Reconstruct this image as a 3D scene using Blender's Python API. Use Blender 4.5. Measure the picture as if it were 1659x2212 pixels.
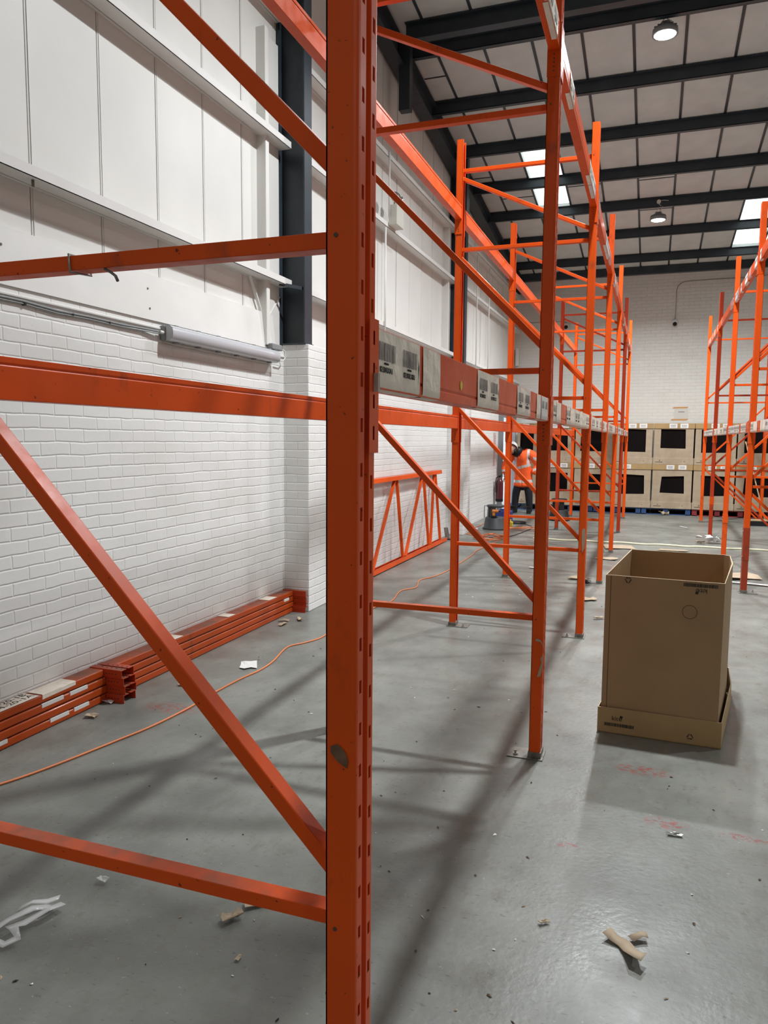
import bpy, bmesh, math, random
from mathutils import Vector, Matrix, Euler
R = math.radians
scn = bpy.context.scene
for o in list(bpy.data.objects):
    bpy.data.objects.remove(o)
C = scn.collection

# ------------------------------------------------------------------ camera
cam_d = bpy.data.cameras.new('camera'); cam = bpy.data.objects.new('camera', cam_d); C.objects.link(cam)
F_PX = 1611.118
YAW, PITCH, ROLL = R(19.634), R(-5.6026), R(0.4554)
fw = Vector((-math.sin(YAW)*math.cos(PITCH), math.cos(YAW)*math.cos(PITCH), math.sin(PITCH)))
r0 = Vector((math.cos(YAW), math.sin(YAW), 0)); u0 = r0.cross(fw)
rr = r0*math.cos(ROLL) + u0*math.sin(ROLL); uu = -r0*math.sin(ROLL) + u0*math.cos(ROLL)
M = Matrix((rr, uu, -fw)).transposed().to_4x4(); M.translation = Vector((0, 0, 1.6))
cam.matrix_world = M
cam_d.sensor_fit = 'VERTICAL'; cam_d.sensor_height = 36.0; cam_d.lens = 36.0*F_PX/2212.0
cam_d.clip_start = 0.05; cam_d.clip_end = 200
scn.camera = cam

# ------------------------------------------------------------------ world, exposure, lamps' power
w = bpy.data.worlds.new('sky'); scn.world = w; w.use_nodes = True
wn = w.node_tree.nodes; wl = w.node_tree.links
SKY = wn['Background']; SKY.inputs[0].default_value = (0.78, 0.90, 1.0, 1); SKY.inputs[1].default_value = 5.0
scn.view_settings.view_transform = 'Standard'; scn.view_settings.look = 'None'
scn.view_settings.gamma = 1.0; scn.view_settings.use_curve_mapping = False
scn.view_settings.exposure = -0.62
scn.cycles.max_bounces = 8; scn.cycles.diffuse_bounces = 5; scn.cycles.glossy_bounces = 3
scn.cycles.use_denoising = True
scn.cycles.sample_clamp_indirect = 6.0
# (x, y, z of the lens, watts): the high bays hang in a row above the aisle; last entry is an unseen fill lamp, added
LAMPS = [(-0.10, 5.45, 6.42, 450), (-0.045, 9.45, 6.17, 320), (-0.055, 14.5, 5.50, 400), (5.2, 7.5, 6.3, 330), (5.2, 13.5, 5.6, 300), (5.0, -1.5, 7.0, 70), (-0.1, -6.8, 7.8, 240)]
LAMP_COL = (0.93, 0.975, 1.0)
LAMP_SPREAD = R(148)

# ------------------------------------------------------------------ helpers
class MB:
    def __init__(s): s.v=[]; s.f=[]; s.m=[]; s.s=[]
    def add(s, vs, fs, m=0, sm=False):
        b=len(s.v); s.v+= [tuple(v) for v in vs]
        for f in fs: s.f.append([b+i for i in f]); s.m.append(m); s.s.append(sm)
    def box(s, x0,x1,y0,y1,z0,z1, m=0):
        s.add([(x0,y0,z0),(x1,y0,z0),(x1,y1,z0),(x0,y1,z0),(x0,y0,z1),(x1,y0,z1),(x1,y1,z1),(x0,y1,z1)],
              [(0,3,2,1),(4,5,6,7),(0,1,5,4),(1,2,6,5),(2,3,7,6),(3,0,4,7)], m)
    def bar(s, p, q, w_, h_, m=0, side=(0,1,0)):
        p=Vector(p); q=Vector(q); d=(q-p).normalized(); a=Vector(side); a=(a-d*a.dot(d)).normalized(); b=d.cross(a)
        a=a*w_/2; b=b*h_/2
        vs=[p-a-b,p+a-b,p+a+b,p-a+b,q-a-b,q+a-b,q+a+b,q-a+b]
        s.add(vs,[(0,1,2,3),(7,6,5,4),(0,4,5,1),(1,5,6,2),(2,6,7,3),(3,7,4,0)],m)
    def cyl(s, p, q, ra, rb=None, n=16, m=0, cap=True, sm=True):
        rb = ra if rb is None else rb
        p=Vector(p); q=Vector(q); d=(q-p).normalized(); a=d.orthogonal().normalized(); b=d.cross(a)
        vs=[];
        for c,r_ in ((p,ra),(q,rb)):
            for k in range(n):
                t=2*math.pi*k/n; vs.append(c+a*math.cos(t)*r_+b*math.sin(t)*r_)
        s.add(vs,[(k,(k+1)%n,n+(k+1)%n,n+k) for k in range(n)],m,sm)
        if cap:
            s.add(vs[:n],[tuple(reversed(range(n)))],m); s.add(vs[n:],[tuple(range(n))],m)
    def tube(s, pts, r_, n=8, m=0):
        pts=[Vector(p) for p in pts]; rings=[]; a=None
        for i,p in enumerate(pts):
            d=(pts[min(i+1,len(pts)-1)]-pts[max(i-1,0)]).normalized()
            if a is None: a=d.orthogonal().normalized()
            a=(a-d*a.dot(d)).normalized(); b=d.cross(a)
            rings.append([p+(a*math.cos(2*math.pi*k/n)+b*math.sin(2*math.pi*k/n))*r_ for k in range(n)])
        vs=[v for g in rings for v in g]
        fs=[(i*n+k,i*n+(k+1)%n,(i+1)*n+(k+1)%n,(i+1)*n+k) for i in range(len(pts)-1) for k in range(n)]
        fs+= [tuple(reversed(range(n))), tuple((len(pts)-1)*n+k for k in range(n))]
        s.add(vs,fs,m,True)
    def lathe(s, prof, n=32, m=0, c=(0,0,0), ax=None):
        vs=[]; c=Vector(c); rot = Matrix.Identity(3) if ax is None else Vector((0,0,1)).rotation_difference(Vector(ax)).to_matrix()
        for r_,z in prof:
            for k in range(n):
                t=2*math.pi*k/n; vs.append(c+rot@Vector((r_*math.cos(t),r_*math.sin(t),z)))
        s.add(vs,[(i*n+k,i*n+(k+1)%n,(i+1)*n+(k+1)%n,(i+1)*n+k) for i in range(len(prof)-1) for k in range(n)],m,True)
    def prism(s, poly, z0, z1, m=0):
        n=len(poly); vs=[(x,y,z0) for x,y in poly]+[(x,y,z1) for x,y in poly]
        s.add(vs,[tuple(reversed(range(n))),tuple(range(n,2*n))]+[(k,(k+1)%n,n+(k+1)%n,n+k) for k in range(n)],m)
    def xform(s, M_):
        s.v=[tuple(M_@Vector(v)) for v in s.v]; return s
    def build(s, name, mats, parent=None, bevel=0, solid=0, segs=2):
        me=bpy.data.meshes.new(name); me.from_pydata(s.v,[],s.f)
        if not isinstance(mats,(list,tuple)): mats=[mats]
        for m_ in mats: me.materials.append(m_)
        me.polygons.foreach_set('material_index', s.m); me.polygons.foreach_set('use_smooth', s.s)
        me.update()
        o=bpy.data.objects.new(name, me); C.objects.link(o)
        if parent: o.parent=parent
        if solid:
            md=o.modifiers.new('s','SOLIDIFY'); md.thickness=abs(solid); md.offset=-1 if solid>0 else 1
        if bevel:
            md=o.modifiers.new('b','BEVEL'); md.width=bevel; md.segments=segs; md.limit_method='ANGLE'; md.angle_limit=R(40)
            md.harden_normals=False
        return o
def tag(o,label=None,cat=None,group=None,kind=None):
    if label: o['label']=label
    if cat: o['category']=cat
    if group: o['group']=group
    if kind: o['kind']=kind
    return o
def empty(name, loc=(0,0,0), rz=0, label=None, cat=None, group=None):
    o=bpy.data.objects.new(name,None); C.objects.link(o); o.location=loc; o.rotation_euler=(0,0,rz); o.empty_display_size=.1
    return tag(o,label,cat,group)
def dup(o, parent=None):
    c=o.copy(); C.objects.link(c); c.parent=parent
    for ch in list(o.children): dup(ch,c)
    return c
def struct(mb,name,mats,**k): return tag(mb.build(name,mats,**k),kind='structure')

# ------------------------------------------------------------------ materials
def mat(name, col, rough=.6, metal=0, noise=0, nscale=6, spec=.5, coat=0, emit=None, estr=0, bump=0, bscale=40):
    m=bpy.data.materials.new(name); m.use_nodes=True; nt=m.node_tree; N=nt.nodes; L=nt.links; b=N['Principled BSDF']
    b.inputs['Base Color'].default_value=(*col,1); b.inputs['Roughness'].default_value=rough; b.inputs['Metallic'].default_value=metal
    b.inputs['Specular IOR Level'].default_value=spec; b.inputs['Coat Weight'].default_value=coat
    if emit: b.inputs['Emission Color'].default_value=(*emit,1); b.inputs['Emission Strength'].default_value=estr
    if noise or bump:
        tc=N.new('ShaderNodeTexCoord')
    if noise:
        n=N.new('ShaderNodeTexNoise'); n.inputs['Scale'].default_value=nscale; n.inputs['Detail'].default_value=6
        L.new(tc.outputs['Object'],n.inputs['Vector'])
        mr=N.new('ShaderNodeMapRange'); mr.inputs[1].default_value=.3; mr.inputs[2].default_value=.7
        mr.inputs[3].default_value=1-noise; mr.inputs[4].default_value=1+noise*.6
        L.new(n.outputs[0],mr.inputs[0])
        mx=N.new('ShaderNodeMix'); mx.data_type='RGBA'; mx.blend_type='MULTIPLY'; mx.inputs[0].default_value=1
        mx.inputs[6].default_value=(*col,1); L.new(mr.outputs[0],mx.inputs[7]); L.new(mx.outputs[2],b.inputs['Base Color'])
    if bump:
        n2=N.new('ShaderNodeTexNoise'); n2.inputs['Scale'].default_value=bscale; n2.inputs['Detail'].default_value=4
        L.new(tc.outputs['Object'],n2.inputs['Vector'])
        bp=N.new('ShaderNodeBump'); bp.inputs['Strength'].default_value=bump; bp.inputs['Distance'].default_value=.01
        L.new(n2.outputs[0],bp.inputs['Height']); L.new(bp.outputs[0],b.inputs['Normal'])
    return m
def mixcol(nt, fac, a, bcol):
    mx=nt.nodes.new('ShaderNodeMix'); mx.data_type='RGBA'
    if hasattr(fac,'links') or hasattr(fac,'is_linked'): nt.links.new(fac,mx.inputs[0])
    else: mx.inputs[0].default_value=fac
    for i,x in ((6,a),(7,bcol)):
        if isinstance(x,tuple): mx.inputs[i].default_value=(*x,1)
        else: nt.links.new(x,mx.inputs[i])
    return mx.outputs[2]
def noise_node(nt, vec, scale, detail=5, rough=.55, lo=.4, hi=.6, o0=0., o1=1.):
    n=nt.nodes.new('ShaderNodeTexNoise'); n.inputs['Scale'].default_value=scale; n.inputs['Detail'].default_value=detail; n.inputs['Roughness'].default_value=rough
    nt.links.new(vec,n.inputs['Vector'])
    mr=nt.nodes.new('ShaderNodeMapRange'); mr.inputs[1].default_value=lo; mr.inputs[2].default_value=hi; mr.inputs[3].default_value=o0; mr.inputs[4].default_value=o1
    nt.links.new(n.outputs[0],mr.inputs[0]); return mr.outputs[0]
def vscale(nt, vec, s):
    m=nt.nodes.new('ShaderNodeVectorMath'); m.operation='MULTIPLY'; nt.links.new(vec,m.inputs[0]); m.inputs[1].default_value=s; return m.outputs[0]
def mul(nt,a,b_):
    m=nt.nodes.new('ShaderNodeMath'); m.operation='MULTIPLY'
    for i,x in ((0,a),(1,b_)):
        if isinstance(x,(int,float)): m.inputs[i].default_value=x
        else: nt.links.new(x,m.inputs[i])
    return m.outputs[0]

def paint(name, col, dirt=.5):
    m=bpy.data.materials.new(name); m.use_nodes=True; nt=m.node_tree; b=nt.nodes['Principled BSDF']
    tc=nt.nodes.new('ShaderNodeTexCoord').outputs['Object']
    base=mixcol(nt, noise_node(nt,tc,2.2,3,.5,.3,.7), col, tuple(c*.86 for c in col))
    d=noise_node(nt,vscale(nt,tc,(1,1,.5)),9,8,.65,.60,.74,0,dirt)
    base=mixcol(nt,d,base,(.09,.045,.028))
    d2=noise_node(nt,tc,70,3,.5,.70,.74,0,.8)
    base=mixcol(nt,d2,base,(.06,.02,.015))
    # settled dust on faces that point up
    gn=nt.nodes.new('ShaderNodeNewGeometry'); sx=nt.nodes.new('ShaderNodeSeparateXYZ'); nt.links.new(gn.outputs['Normal'],sx.inputs[0])
    mz=nt.nodes.new('ShaderNodeMapRange'); mz.inputs[1].default_value=.6; mz.inputs[2].default_value=.9; nt.links.new(sx.outputs[2],mz.inputs[0])
    base=mixcol(nt,mul(nt,mz.outputs[0],noise_node(nt,tc,4.5,6,.65,.38,.62,.10,.78)),base,(.135,.078,.055))
    nt.links.new(base,b.inputs['Base Color'])
    nt.links.new(noise_node(nt,tc,14,4,.6,.3,.7,.30,.48),b.inputs['Roughness'])
    b.inputs['Coat Weight'].default_value=.05; b.inputs['Coat Roughness'].default_value=.12; b.inputs['Specular IOR Level'].default_value=.20
    return m
ORANGE=paint('orange_rack_paint',(.78,.090,.007))
ORANGE_R=paint('red_orange_rack_paint',(.50,.050,.014),.6)
ORANGE_S=paint('worn_orange_paint',(.50,.074,.012),.7)
ORANGE_DK=paint('dull_orange_paint',(.36,.05,.02),.7)
CARD_SCR=None

def brick_mat(name, axes, col=(.80,.80,.775), mort=(.75,.75,.725), off=(0,0), bump=.42, grime=.38):
    m=bpy.data.materials.new(name); m.use_nodes=True; nt=m.node_tree; N=nt.nodes; L=nt.links; b=N['Principled BSDF']
    tc=N.new('ShaderNodeTexCoord').outputs['Object']; sp=N.new('ShaderNodeSeparateXYZ'); L.new(tc,sp.inputs[0])
    cb=N.new('ShaderNodeCombineXYZ'); L.new(sp.outputs[axes[0]],cb.inputs[0]); L.new(sp.outputs[axes[1]],cb.inputs[1])
    # wobble the joints a little
    n=N.new('ShaderNodeTexNoise'); n.inputs['Scale'].default_value=5; L.new(tc,n.inputs['Vector'])
    sc=N.new('ShaderNodeVectorMath'); sc.operation='MULTIPLY_ADD'; L.new(n.outputs[1],sc.inputs[0]); sc.inputs[1].default_value=(.018,.018,0); L.new(cb.outputs[0],sc.inputs[2])
    ad=N.new('ShaderNodeVectorMath'); ad.operation='ADD'; L.new(sc.outputs[0],ad.inputs[0]); ad.inputs[1].default_value=(off[0],off[1],0)
    def brick(ms,sm):
        k=N.new('ShaderNodeTexBrick'); L.new(ad.outputs[0],k.inputs['Vector'])
        k.inputs['Scale'].default_value=1; k.inputs['Brick Width'].default_value=.225; k.inputs['Row Height'].default_value=.075
        k.inputs['Mortar Size'].default_value=ms; k.inputs['Mortar Smooth'].default_value=sm; k.inputs['Bias'].default_value=0
        k.inputs['Color1'].default_value=(*col,1); k.inputs['Color2'].default_value=(col[0]*.965,col[1]*.965,col[2]*.97,1); k.inputs['Mortar'].default_value=(*mort,1)
        return k
    k=brick(.0035,.7)
    g=noise_node(nt,vscale(nt,tc,(1,1,1.6)),1.3,6,.6,.5,.75,0,grime)
    c=mixcol(nt,g,k.outputs[0],(col[0]*.72,col[1]*.70,col[2]*.66))
    sp2=noise_node(nt,tc,23,5,.6,.69,.76,0,.5); c=mixcol(nt,sp2,c,(.30,.27,.24))
    L.new(c,b.inputs['Base Color']); b.inputs['Roughness'].default_value=.55
    k2=brick(.0075,.9)
    bp=N.new('ShaderNodeBump'); bp.invert=True; bp.inputs['Strength'].default_value=bump; bp.inputs['Distance'].default_value=.008
    n3=N.new('ShaderNodeTexNoise'); n3.inputs['Scale'].default_value=30; L.new(tc,n3.inputs['Vector'])
    mm=N.new('ShaderNodeMath'); mm.operation='MULTIPLY_ADD'; L.new(n3.outputs[0],mm.inputs[0]); mm.inputs[1].default_value=.25; L.new(k2.outputs[1],mm.inputs[2])
    L.new(mm.outputs[0],bp.inputs['Height']); L.new(bp.outputs[0],b.inputs['Normal'])
    return m
BRICK_Y=brick_mat('white_brick_side',(1,2))
BRICK_X=brick_mat('white_brick_end',(0,2))
BRICK_B=brick_mat('white_brick_back',(0,2),col=(.74,.725,.685),mort=(.68,.665,.63),bump=.45,grime=.3)

def floor_mat():
    m=bpy.data.materials.new('grey_painted_concrete'); m.use_nodes=True; nt=m.node_tree; N=nt.nodes; L=nt.links; b=N['Principled BSDF']
    tc=N.new('ShaderNodeTexCoord').outputs['Object']
    c=mixcol(nt,noise_node(nt,tc,.8,6,.65,.38,.62),(.132,.136,.120),(.222,.226,.203))
    c=mixcol(nt,noise_node(nt,vscale(nt,tc,(1,.55,1)),2.3,8,.65,.50,.66,0,.45),c,(.105,.105,.095))
    c=mixcol(nt,noise_node(nt,vscale(nt,tc,(2.2,1,1)),7,8,.7,.54,.68,0,.55),c,(.125,.11,.088))
    c=mixcol(nt,noise_node(nt,vscale(nt,tc,(1,2.5,1)),26,6,.6,.62,.67,0,.65),c,(.07,.068,.06))
    c=mixcol(nt,noise_node(nt,vscale(nt,tc,(1,1.3,1)),40,3,.6,.68,.72,0,.6),c,(.33,.33,.31))
    # worn patches showing old red paint, at fixed places
    def patch(cx,cy,rx,ry):
        s=N.new('ShaderNodeVectorMath'); s.operation='SUBTRACT'; L.new(tc,s.inputs[0]); s.inputs[1].default_value=(cx,cy,0)
        q=vscale(nt,s.outputs[0],(1/rx,1/ry,0)); l=N.new('ShaderNodeVectorMath'); l.operation='LENGTH'; L.new(q,l.inputs[0])
        mr=N.new('ShaderNodeMapRange'); mr.inputs[1].default_value=.55; mr.inputs[2].default_value=1; mr.inputs[3].default_value=1; mr.inputs[4].default_value=0
        L.new(l.outputs[1],mr.inputs[0]); return mul(nt,mr.outputs[0],noise_node(nt,vscale(nt,tc,(1,1.7,1)),30,5,.7,.50,.54,0,1))
    for p in ((.12,3.22,.11,.06),(.42,3.21,.13,.035),(.02,3.72,.16,.07),(-2.62,3.62,.22,.10),(.52,3.0,.06,.03),(-.25,2.9,.05,.03)):
        c=mixcol(nt,mul(nt,patch(*p),.85),c,(.23,.06,.05))
    L.new(c,b.inputs['Base Color'])
    L.new(noise_node(nt,tc,3.5,6,.6,.3,.7,.26,.50),b.inputs['Roughness'])
    bp=N.new('ShaderNodeBump'); bp.inputs['Strength'].default_value=.25; bp.inputs['Distance'].default_value=.004
    n=N.new('ShaderNodeTexNoise'); n.inputs['Scale'].default_value=45; n.inputs['Detail'].default_value=5; L.new(tc,n.inputs['Vector'])
    L.new(n.outputs[0],bp.inputs['Height']); L.new(bp.outputs[0],b.inputs['Normal'])
    return m
FLOOR=floor_mat()
CLAD=mat('white_cladding_paint',(.745,.735,.70),.45,noise=.06,nscale=1.6)
WHITE=mat('white_paint',(.75,.74,.71),.5,noise=.06,nscale=3)
PLASTER=mat('plain_wall_paint',(.62,.61,.58),.7,noise=.05)
STEEL_DK=mat('slate_steel_paint',(.028,.038,.048),.42,noise=.25,nscale=4)
BLACKISH=mat('black_gap',(.01,.01,.01),.8)
PANEL=mat('roof_insulation_board',(.585,.615,.60),.8,noise=.07,nscale=4,bump=.15,bscale=14)
CARD=mat('cardboard',(.34,.215,.105),.8,noise=.07,nscale=5)
CARD_IN=mat('cardboard_tray',(.38,.25,.11),.8,noise=.08,nscale=5)
CARD_LT=mat('pale_cardboard',(.40,.31,.215),.85,noise=.12,nscale=8)
CARD_EDGE=mat('cardboard_edge',(.52,.40,.26),.9)
INK=mat('black_ink',(.02,.017,.015),.7)
INK2=mat('brown_ink',(.09,.06,.035),.8)
MATT_BLK=mat('matt_black',(.006,.004,.004),.9,spec=.1)
LABELM=mat('label_plastic',(.90,.81,.69),.42,noise=.10,nscale=14,bump=.5,bscale=24)
LABELW=mat('white_label',(.74,.73,.70),.5,noise=.05)
BARS=mat('grey_bar_ink',(.17,.155,.15),.5)
GALV=mat('galvanised_steel',(.42,.41,.38),.38,metal=.7,noise=.3,nscale=30)
PLATE=mat('dirty_steel_plate',(.20,.185,.16),.5,metal=.5,noise=.4,nscale=30)
BLUE=mat('blue_pallet_wood',(.02,.06,.17),.7,noise=.3)
REDP=mat('red_pallet_wood',(.20,.018,.022),.7,noise=.3)
WOOD=mat('bare_wood',(.50,.36,.20),.7,noise=.2)
CORD=mat('orange_cord',(.70,.21,.07),.5)
BLKPL=mat('black_plastic',(.010,.010,.011),.5,spec=.3)
GREYPL=mat('grey_stool_plastic',(.045,.052,.056),.5,noise=.2)
DIFF=mat('lamp_diffuser',(.50,.505,.53),.25,coat=.3)
GREYH=mat('lamp_grey_housing',(.24,.25,.25),.5)
CREAM=mat('cream_plastic',(.60,.585,.52),.45)
HIVIS=mat('orange_fabric',(.95,.115,.015),.75,bump=1.0,bscale=11)
REFL=mat('reflective_tape',(.55,.53,.51),.4)
NAVY=mat('dark_work_trousers',(.012,.012,.018),.85)
SKIN=mat('skin',(.36,.18,.12),.55)
HAIRM=mat('dark_hair',(.02,.014,.01),.7)
HELM=mat('white_helmet',(.75,.75,.73),.35)
REDX=mat('extinguisher_red',(.075,.006,.012),.3,coat=.4)
TAPE=mat('orange_tape',(.62,.30,.10),.6)
PAPER=mat('paper',(.72,.71,.68),.7)
YEL=mat('yellow_sticker',(.75,.60,.05),.5)
PALEY=mat('pale_hose',(.72,.70,.50),.6)
GREYJ=mat('grey_door_steel',(.22,.225,.235),.5)
FILMC=bpy.data.materials.new('clear_film'); FILMC.use_nodes=True
_b=FILMC.node_tree.nodes['Principled BSDF']; _b.inputs['Base Color'].default_value=(.8,.8,.8,1); _b.inputs['Roughness'].default_value=.18; _b.inputs['Alpha'].default_value=.45
LENS=mat('lamp_lens',(1,1,1),.3,emit=(.90,.96,1.0),estr=60)
SKYL=bpy.data.materials.new('rooflight_sheet'); SKYL.use_nodes=True
_n=SKYL.node_tree; _n.nodes.remove(_n.nodes['Principled BSDF']); _t=_n.nodes.new('ShaderNodeBsdfTranslucent'); _t.inputs[0].default_value=(.93,.90,.80,1)
_n.links.new(_t.outputs[0],_n.nodes['Material Output'].inputs[0])
GLASSY=mat('chrome_reflector',(.6,.6,.58),.12,metal=.9)

# ------------------------------------------------------------------ room
XW=-3.18; XR_=9.0; YF=-9.0; YB=18.4
def zr(y): return 7.51-.113*y
b=MB(); b.box(XW-.35,XR_+.2,YF-.2,YB+.3,-.12,0); struct(b,'floor',FLOOR)
b=MB(); b.box(-16,XW-.351,8,30,-.12,-.005); struct(b,'floor_outside',mat('yard_concrete',(.42,.43,.44),.8,noise=.1))
b=MB(); b.box(XW-.3,XR_+.2,YB,YB+.25,0,5.9); struct(b,'wall_back',BRICK_B)
b=MB(); b.box(XR_,XR_+.2,YF,YB,0,8.7); struct(b,'wall_right',PLASTER)
b=MB(); b.box(XW-.3,XR_+.2,YF-.2,YF,0,8.8); struct(b,'wall_front',PLASTER)
DY0,DY1,DZ=16.36,18.22,2.22
b=MB()
b.box(XW-.25,XW,YF,DY0,0,2.39); b.box(XW-.25,XW,DY0,DY1,DZ,2.39); b.box(XW-.25,XW,DY1,YB,0,2.39)
struct(b,'wall_left',BRICK_Y)
b=MB(); b.box(XW-.02,XW+.012,YF,DY0,2.325,2.34); tag(b.build('trim_1',WHITE,bevel=.004),kind='structure')   # thick mortar ledge under the top course
piers=[(0.165,),(6.165,),(12.165,)]
for i,(py,) in enumerate(piers):
    b=MB(); b.box(XW-.01,-2.93,py,py+.44,0,2.44)
    o=struct(b,'trim_%d'%(2+i),[BRICK_Y,BRICK_X],bevel=.006)
    for p in o.data.polygons:
        if abs(p.normal.y)>.5: p.material_index=1
# upper side wall: liner panels with open joints
b=MB()
ys=[3.312+.56*k for k in range(-22,27)]
ys=[YF]+[y for y in ys if y>YF+.05]+[YB]
rnd=random.Random(3)
for y0,y1 in zip(ys[:-1],ys[1:]):
    g=.004+.006*rnd.random(); yy1=min(y1,YB)
    b.box(-3.27,-3.24+rnd.uniform(-.002,.002),y0+g/2,yy1-g/2,2.35,min(zr(yy1),zr(y0))-.02)
    b.box(-3.262,-3.236,y0+g/2+.012,y0+g/2+.017,2.35,zr(yy1)-.03)
b.box(-3.40,-3.275,YF,YB,2.2,5.6,1)
b.add([(-3.28,YF,5.2),(-3.28,YB,5.2),(-3.28,YB,zr(YB)+.05),(-3.28,YF,zr(YF)+.05)],[(0,1,2,3)],1)
struct(b,'wall_left_upper',[CLAD,BLACKISH])
# corner pilaster of cladding flashing beside each column
tn=[5]
def trim(b,mats,**k):
    o=struct(b,'trim_%d'%tn[0],mats,**k); tn[0]+=1; return o
for py in (6.165,12.165):
    b=MB(); b.box(-3.25,-3.15,py-.36,py-.30,2.4,5.0); b.box(-3.25,-3.205,py-.30,py-.02,2.4,5.0); trim(b,CLAD,bevel=.006)
# sheeting rails (girts): face, underside, lip
def girt(y0,y1,z0,m=WHITE,xo=-3.09):
    b=MB(); b.box(-3.238,xo,y0,y1,z0,z0+.004); b.box(xo-.004,xo,y0,y1,z0,z0+.058); b.box(xo-.12,xo-.116,y0,y1,z0,z0+.05)
    trim(b,m)
for (y0,y1) in ((YF,6.16),(6.32,12.16),(12.32,YB)):
    girt(y0,y1,2.945); girt(y0,y1,4.13 if y0<12 else 4.15); girt(y0,y1,4.94 if y0>-1 else 5.2)
# cover board over the top of the brickwork
for (y0,y1) in ((YF,6.0),(6.60,12.0),(12.62,16.3)):
    b=MB(); b.add([(-3.168,y0,2.375),(-3.168,y1,2.375),(-3.20,y1,2.68),(-3.20,y0,2.68),(-3.176,y0,2.375),(-3.176,y1,2.375),(-3.236,y1,2.68),(-3.236,y0,2.68)],
      [(0,1,2,3),(4,7,6,5),(3,2,6,7),(1,5,6,2),(0,3,7,4),(0,4,5,1)])
    for yb in [y0+.15+k*1.19 for k in range(int((y1-y0)/1.19))]+[y1-.12]:
        for zz in (2.45,2.58): b.cyl((-3.172-(zz-2.375)*.105,yb,zz),(-3.164-(zz-2.375)*.105,yb,zz),.007,n=8,m=1)
    trim(b,[WHITE,PLATE])
# slim diagonal struts behind the board
b=MB(); b.bar((-3.21,5.62,2.96),(-3.21,5.86,2.60),.025,.01,side=(1,0,0)); b.bar((-3.21,6.14,2.86),(-3.21,5.9,2.62),.025,.01,side=(1,0,0)); trim(b,CLAD)
# stanchions on the piers (I-section) and rafter under the roof slope
def column(y,z0=2.44):
    b=MB(); zt=zr(y)-.02
    b.box(-2.978,-2.965,y,y+.15,z0,zt); b.box(-3.228,-3.215,y,y+.15,z0,zt); b.box(-3.22,-2.97,y+.070,y+.080,z0,zt)
    b.box(-3.23,-2.955,y-.01,y+.16,z0,z0+.012)
    b.bar((-3.13,y-.17,2.945),(-2.985,y+.02,2.93),.03,.006,side=(0,0,1))
    trim(b,STEEL_DK)
column(6.165); column(12.165); column(.165)
b=MB(); y0,y1=YF,YB
for za,zb,xa,xb in ((-.06,-.072,-3.20,-3.03),(-.33,-.342,-3.20,-3.03),(-.06,-.34,-3.12,-3.11)):
    b.add([(xa,y0,zr(y0)+zb),(xb,y0,zr(y0)+zb),(xb,y1,zr(y1)+zb),(xa,y1,zr(y1)+zb),(xa,y0,zr(y0)+za),(xb,y0,zr(y0)+za),(xb,y1,zr(y1)+za),(xa,y1,zr(y1)+za)],
      [(0,3,2,1),(4,5,6,7),(0,1,5,4),(1,2,6,5),(2,3,7,6),(3,0,4,7)])
trim(b,STEEL_DK)
b=MB(); b.box(-3.10,-2.96,9.10,9.22,5.62,zr(9.2)-.05); trim(b,STEEL_DK,bevel=.004)
b=MB(); b.box(-3.2,-2.95,12.1,12.3,5.0,5.5); trim(b,STEEL_DK,bevel=.004)
# roof: insulation boards between purlins, dark tee bars, rooflights left open
PUR=[-7.4,-6.1,-4.8,-3.5,-2.2,-.9,.4,1.7,3.0,4.3,5.6,6.9,9.30,10.60,11.90,13.21,14.46,15.81,17.23]
XT=[.191+.5865*k for k in range(-6,16)]
XT=[x for x in XT if x>-3.2]
rows=[YF]+PUR+[YB]; cols=[-3.28]+XT+[XR_+.1]
def is_sky(x0,y0):
    return (abs(x0+2.155)<.05 and abs(y0-11.90)<.01) or (abs(x0+2.155)<.05 and abs(y0-13.21)<.01) or \
           ((abs(x0-1.364)<.05 or abs(x0-1.95)<.05) and (abs(y0-14.46)<.01 or abs(y0-15.81)<.01))
b=MB(); sky=[]
for y0,y1 in zip(rows[:-1],rows[1:]):
    for x0,x1 in zip(cols[:-1],cols[1:]):
        if is_sky(x0,y0): sky.append((x0,x1,y0,y1)); continue
        b.add([(x0,y0,zr(y0)),(x1,y0,zr(y0)),(x1,y1,zr(y1)),(x0,y1,zr(y1)),(x0,y0,zr(y0)+.06),(x1,y0,zr(y0)+.06),(x1,y1,zr(y1)+.06),(x0,y1,zr(y1)+.06)],
              [(0,3,2,1),(4,5,6,7),(0,1,5,4),(1,2,6,5),(2,3,7,6),(3,0,4,7)],0)
for x in XT:
    b.add([(x-.017,YF,zr(YF)-.008),(x+.017,YF,zr(YF)-.008),(x+.017,YB,zr(YB)-.008),(x-.017,YB,zr(YB)-.008),(x-.017,YF,zr(YF)+.002),(x+.017,YF,zr(YF)+.002),(x+.017,YB,zr(YB)+.002),(x-.017,YB,zr(YB)+.002)],
          [(0,3,2,1),(4,5,6,7),(0,1,5,4),(1,2,6,5),(2,3,7,6),(3,0,4,7)],1)
for x0,x1,yy in ((-.395,.191,13.70),(-.395,.191,14.95),(-1.568,-.98,13.68),(.778,1.364,14.85),(-3.05,-2.742,10.02),(-3.05,-2.74,13.0),(-2.74,-2.155,13.9)):
    b.box(x0,x1,yy-.012,yy+.012,zr(yy)-.006,zr(yy)+.004,1)
struct(b,'ceiling',[PANEL,STEEL_DK])
wi=1
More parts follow.
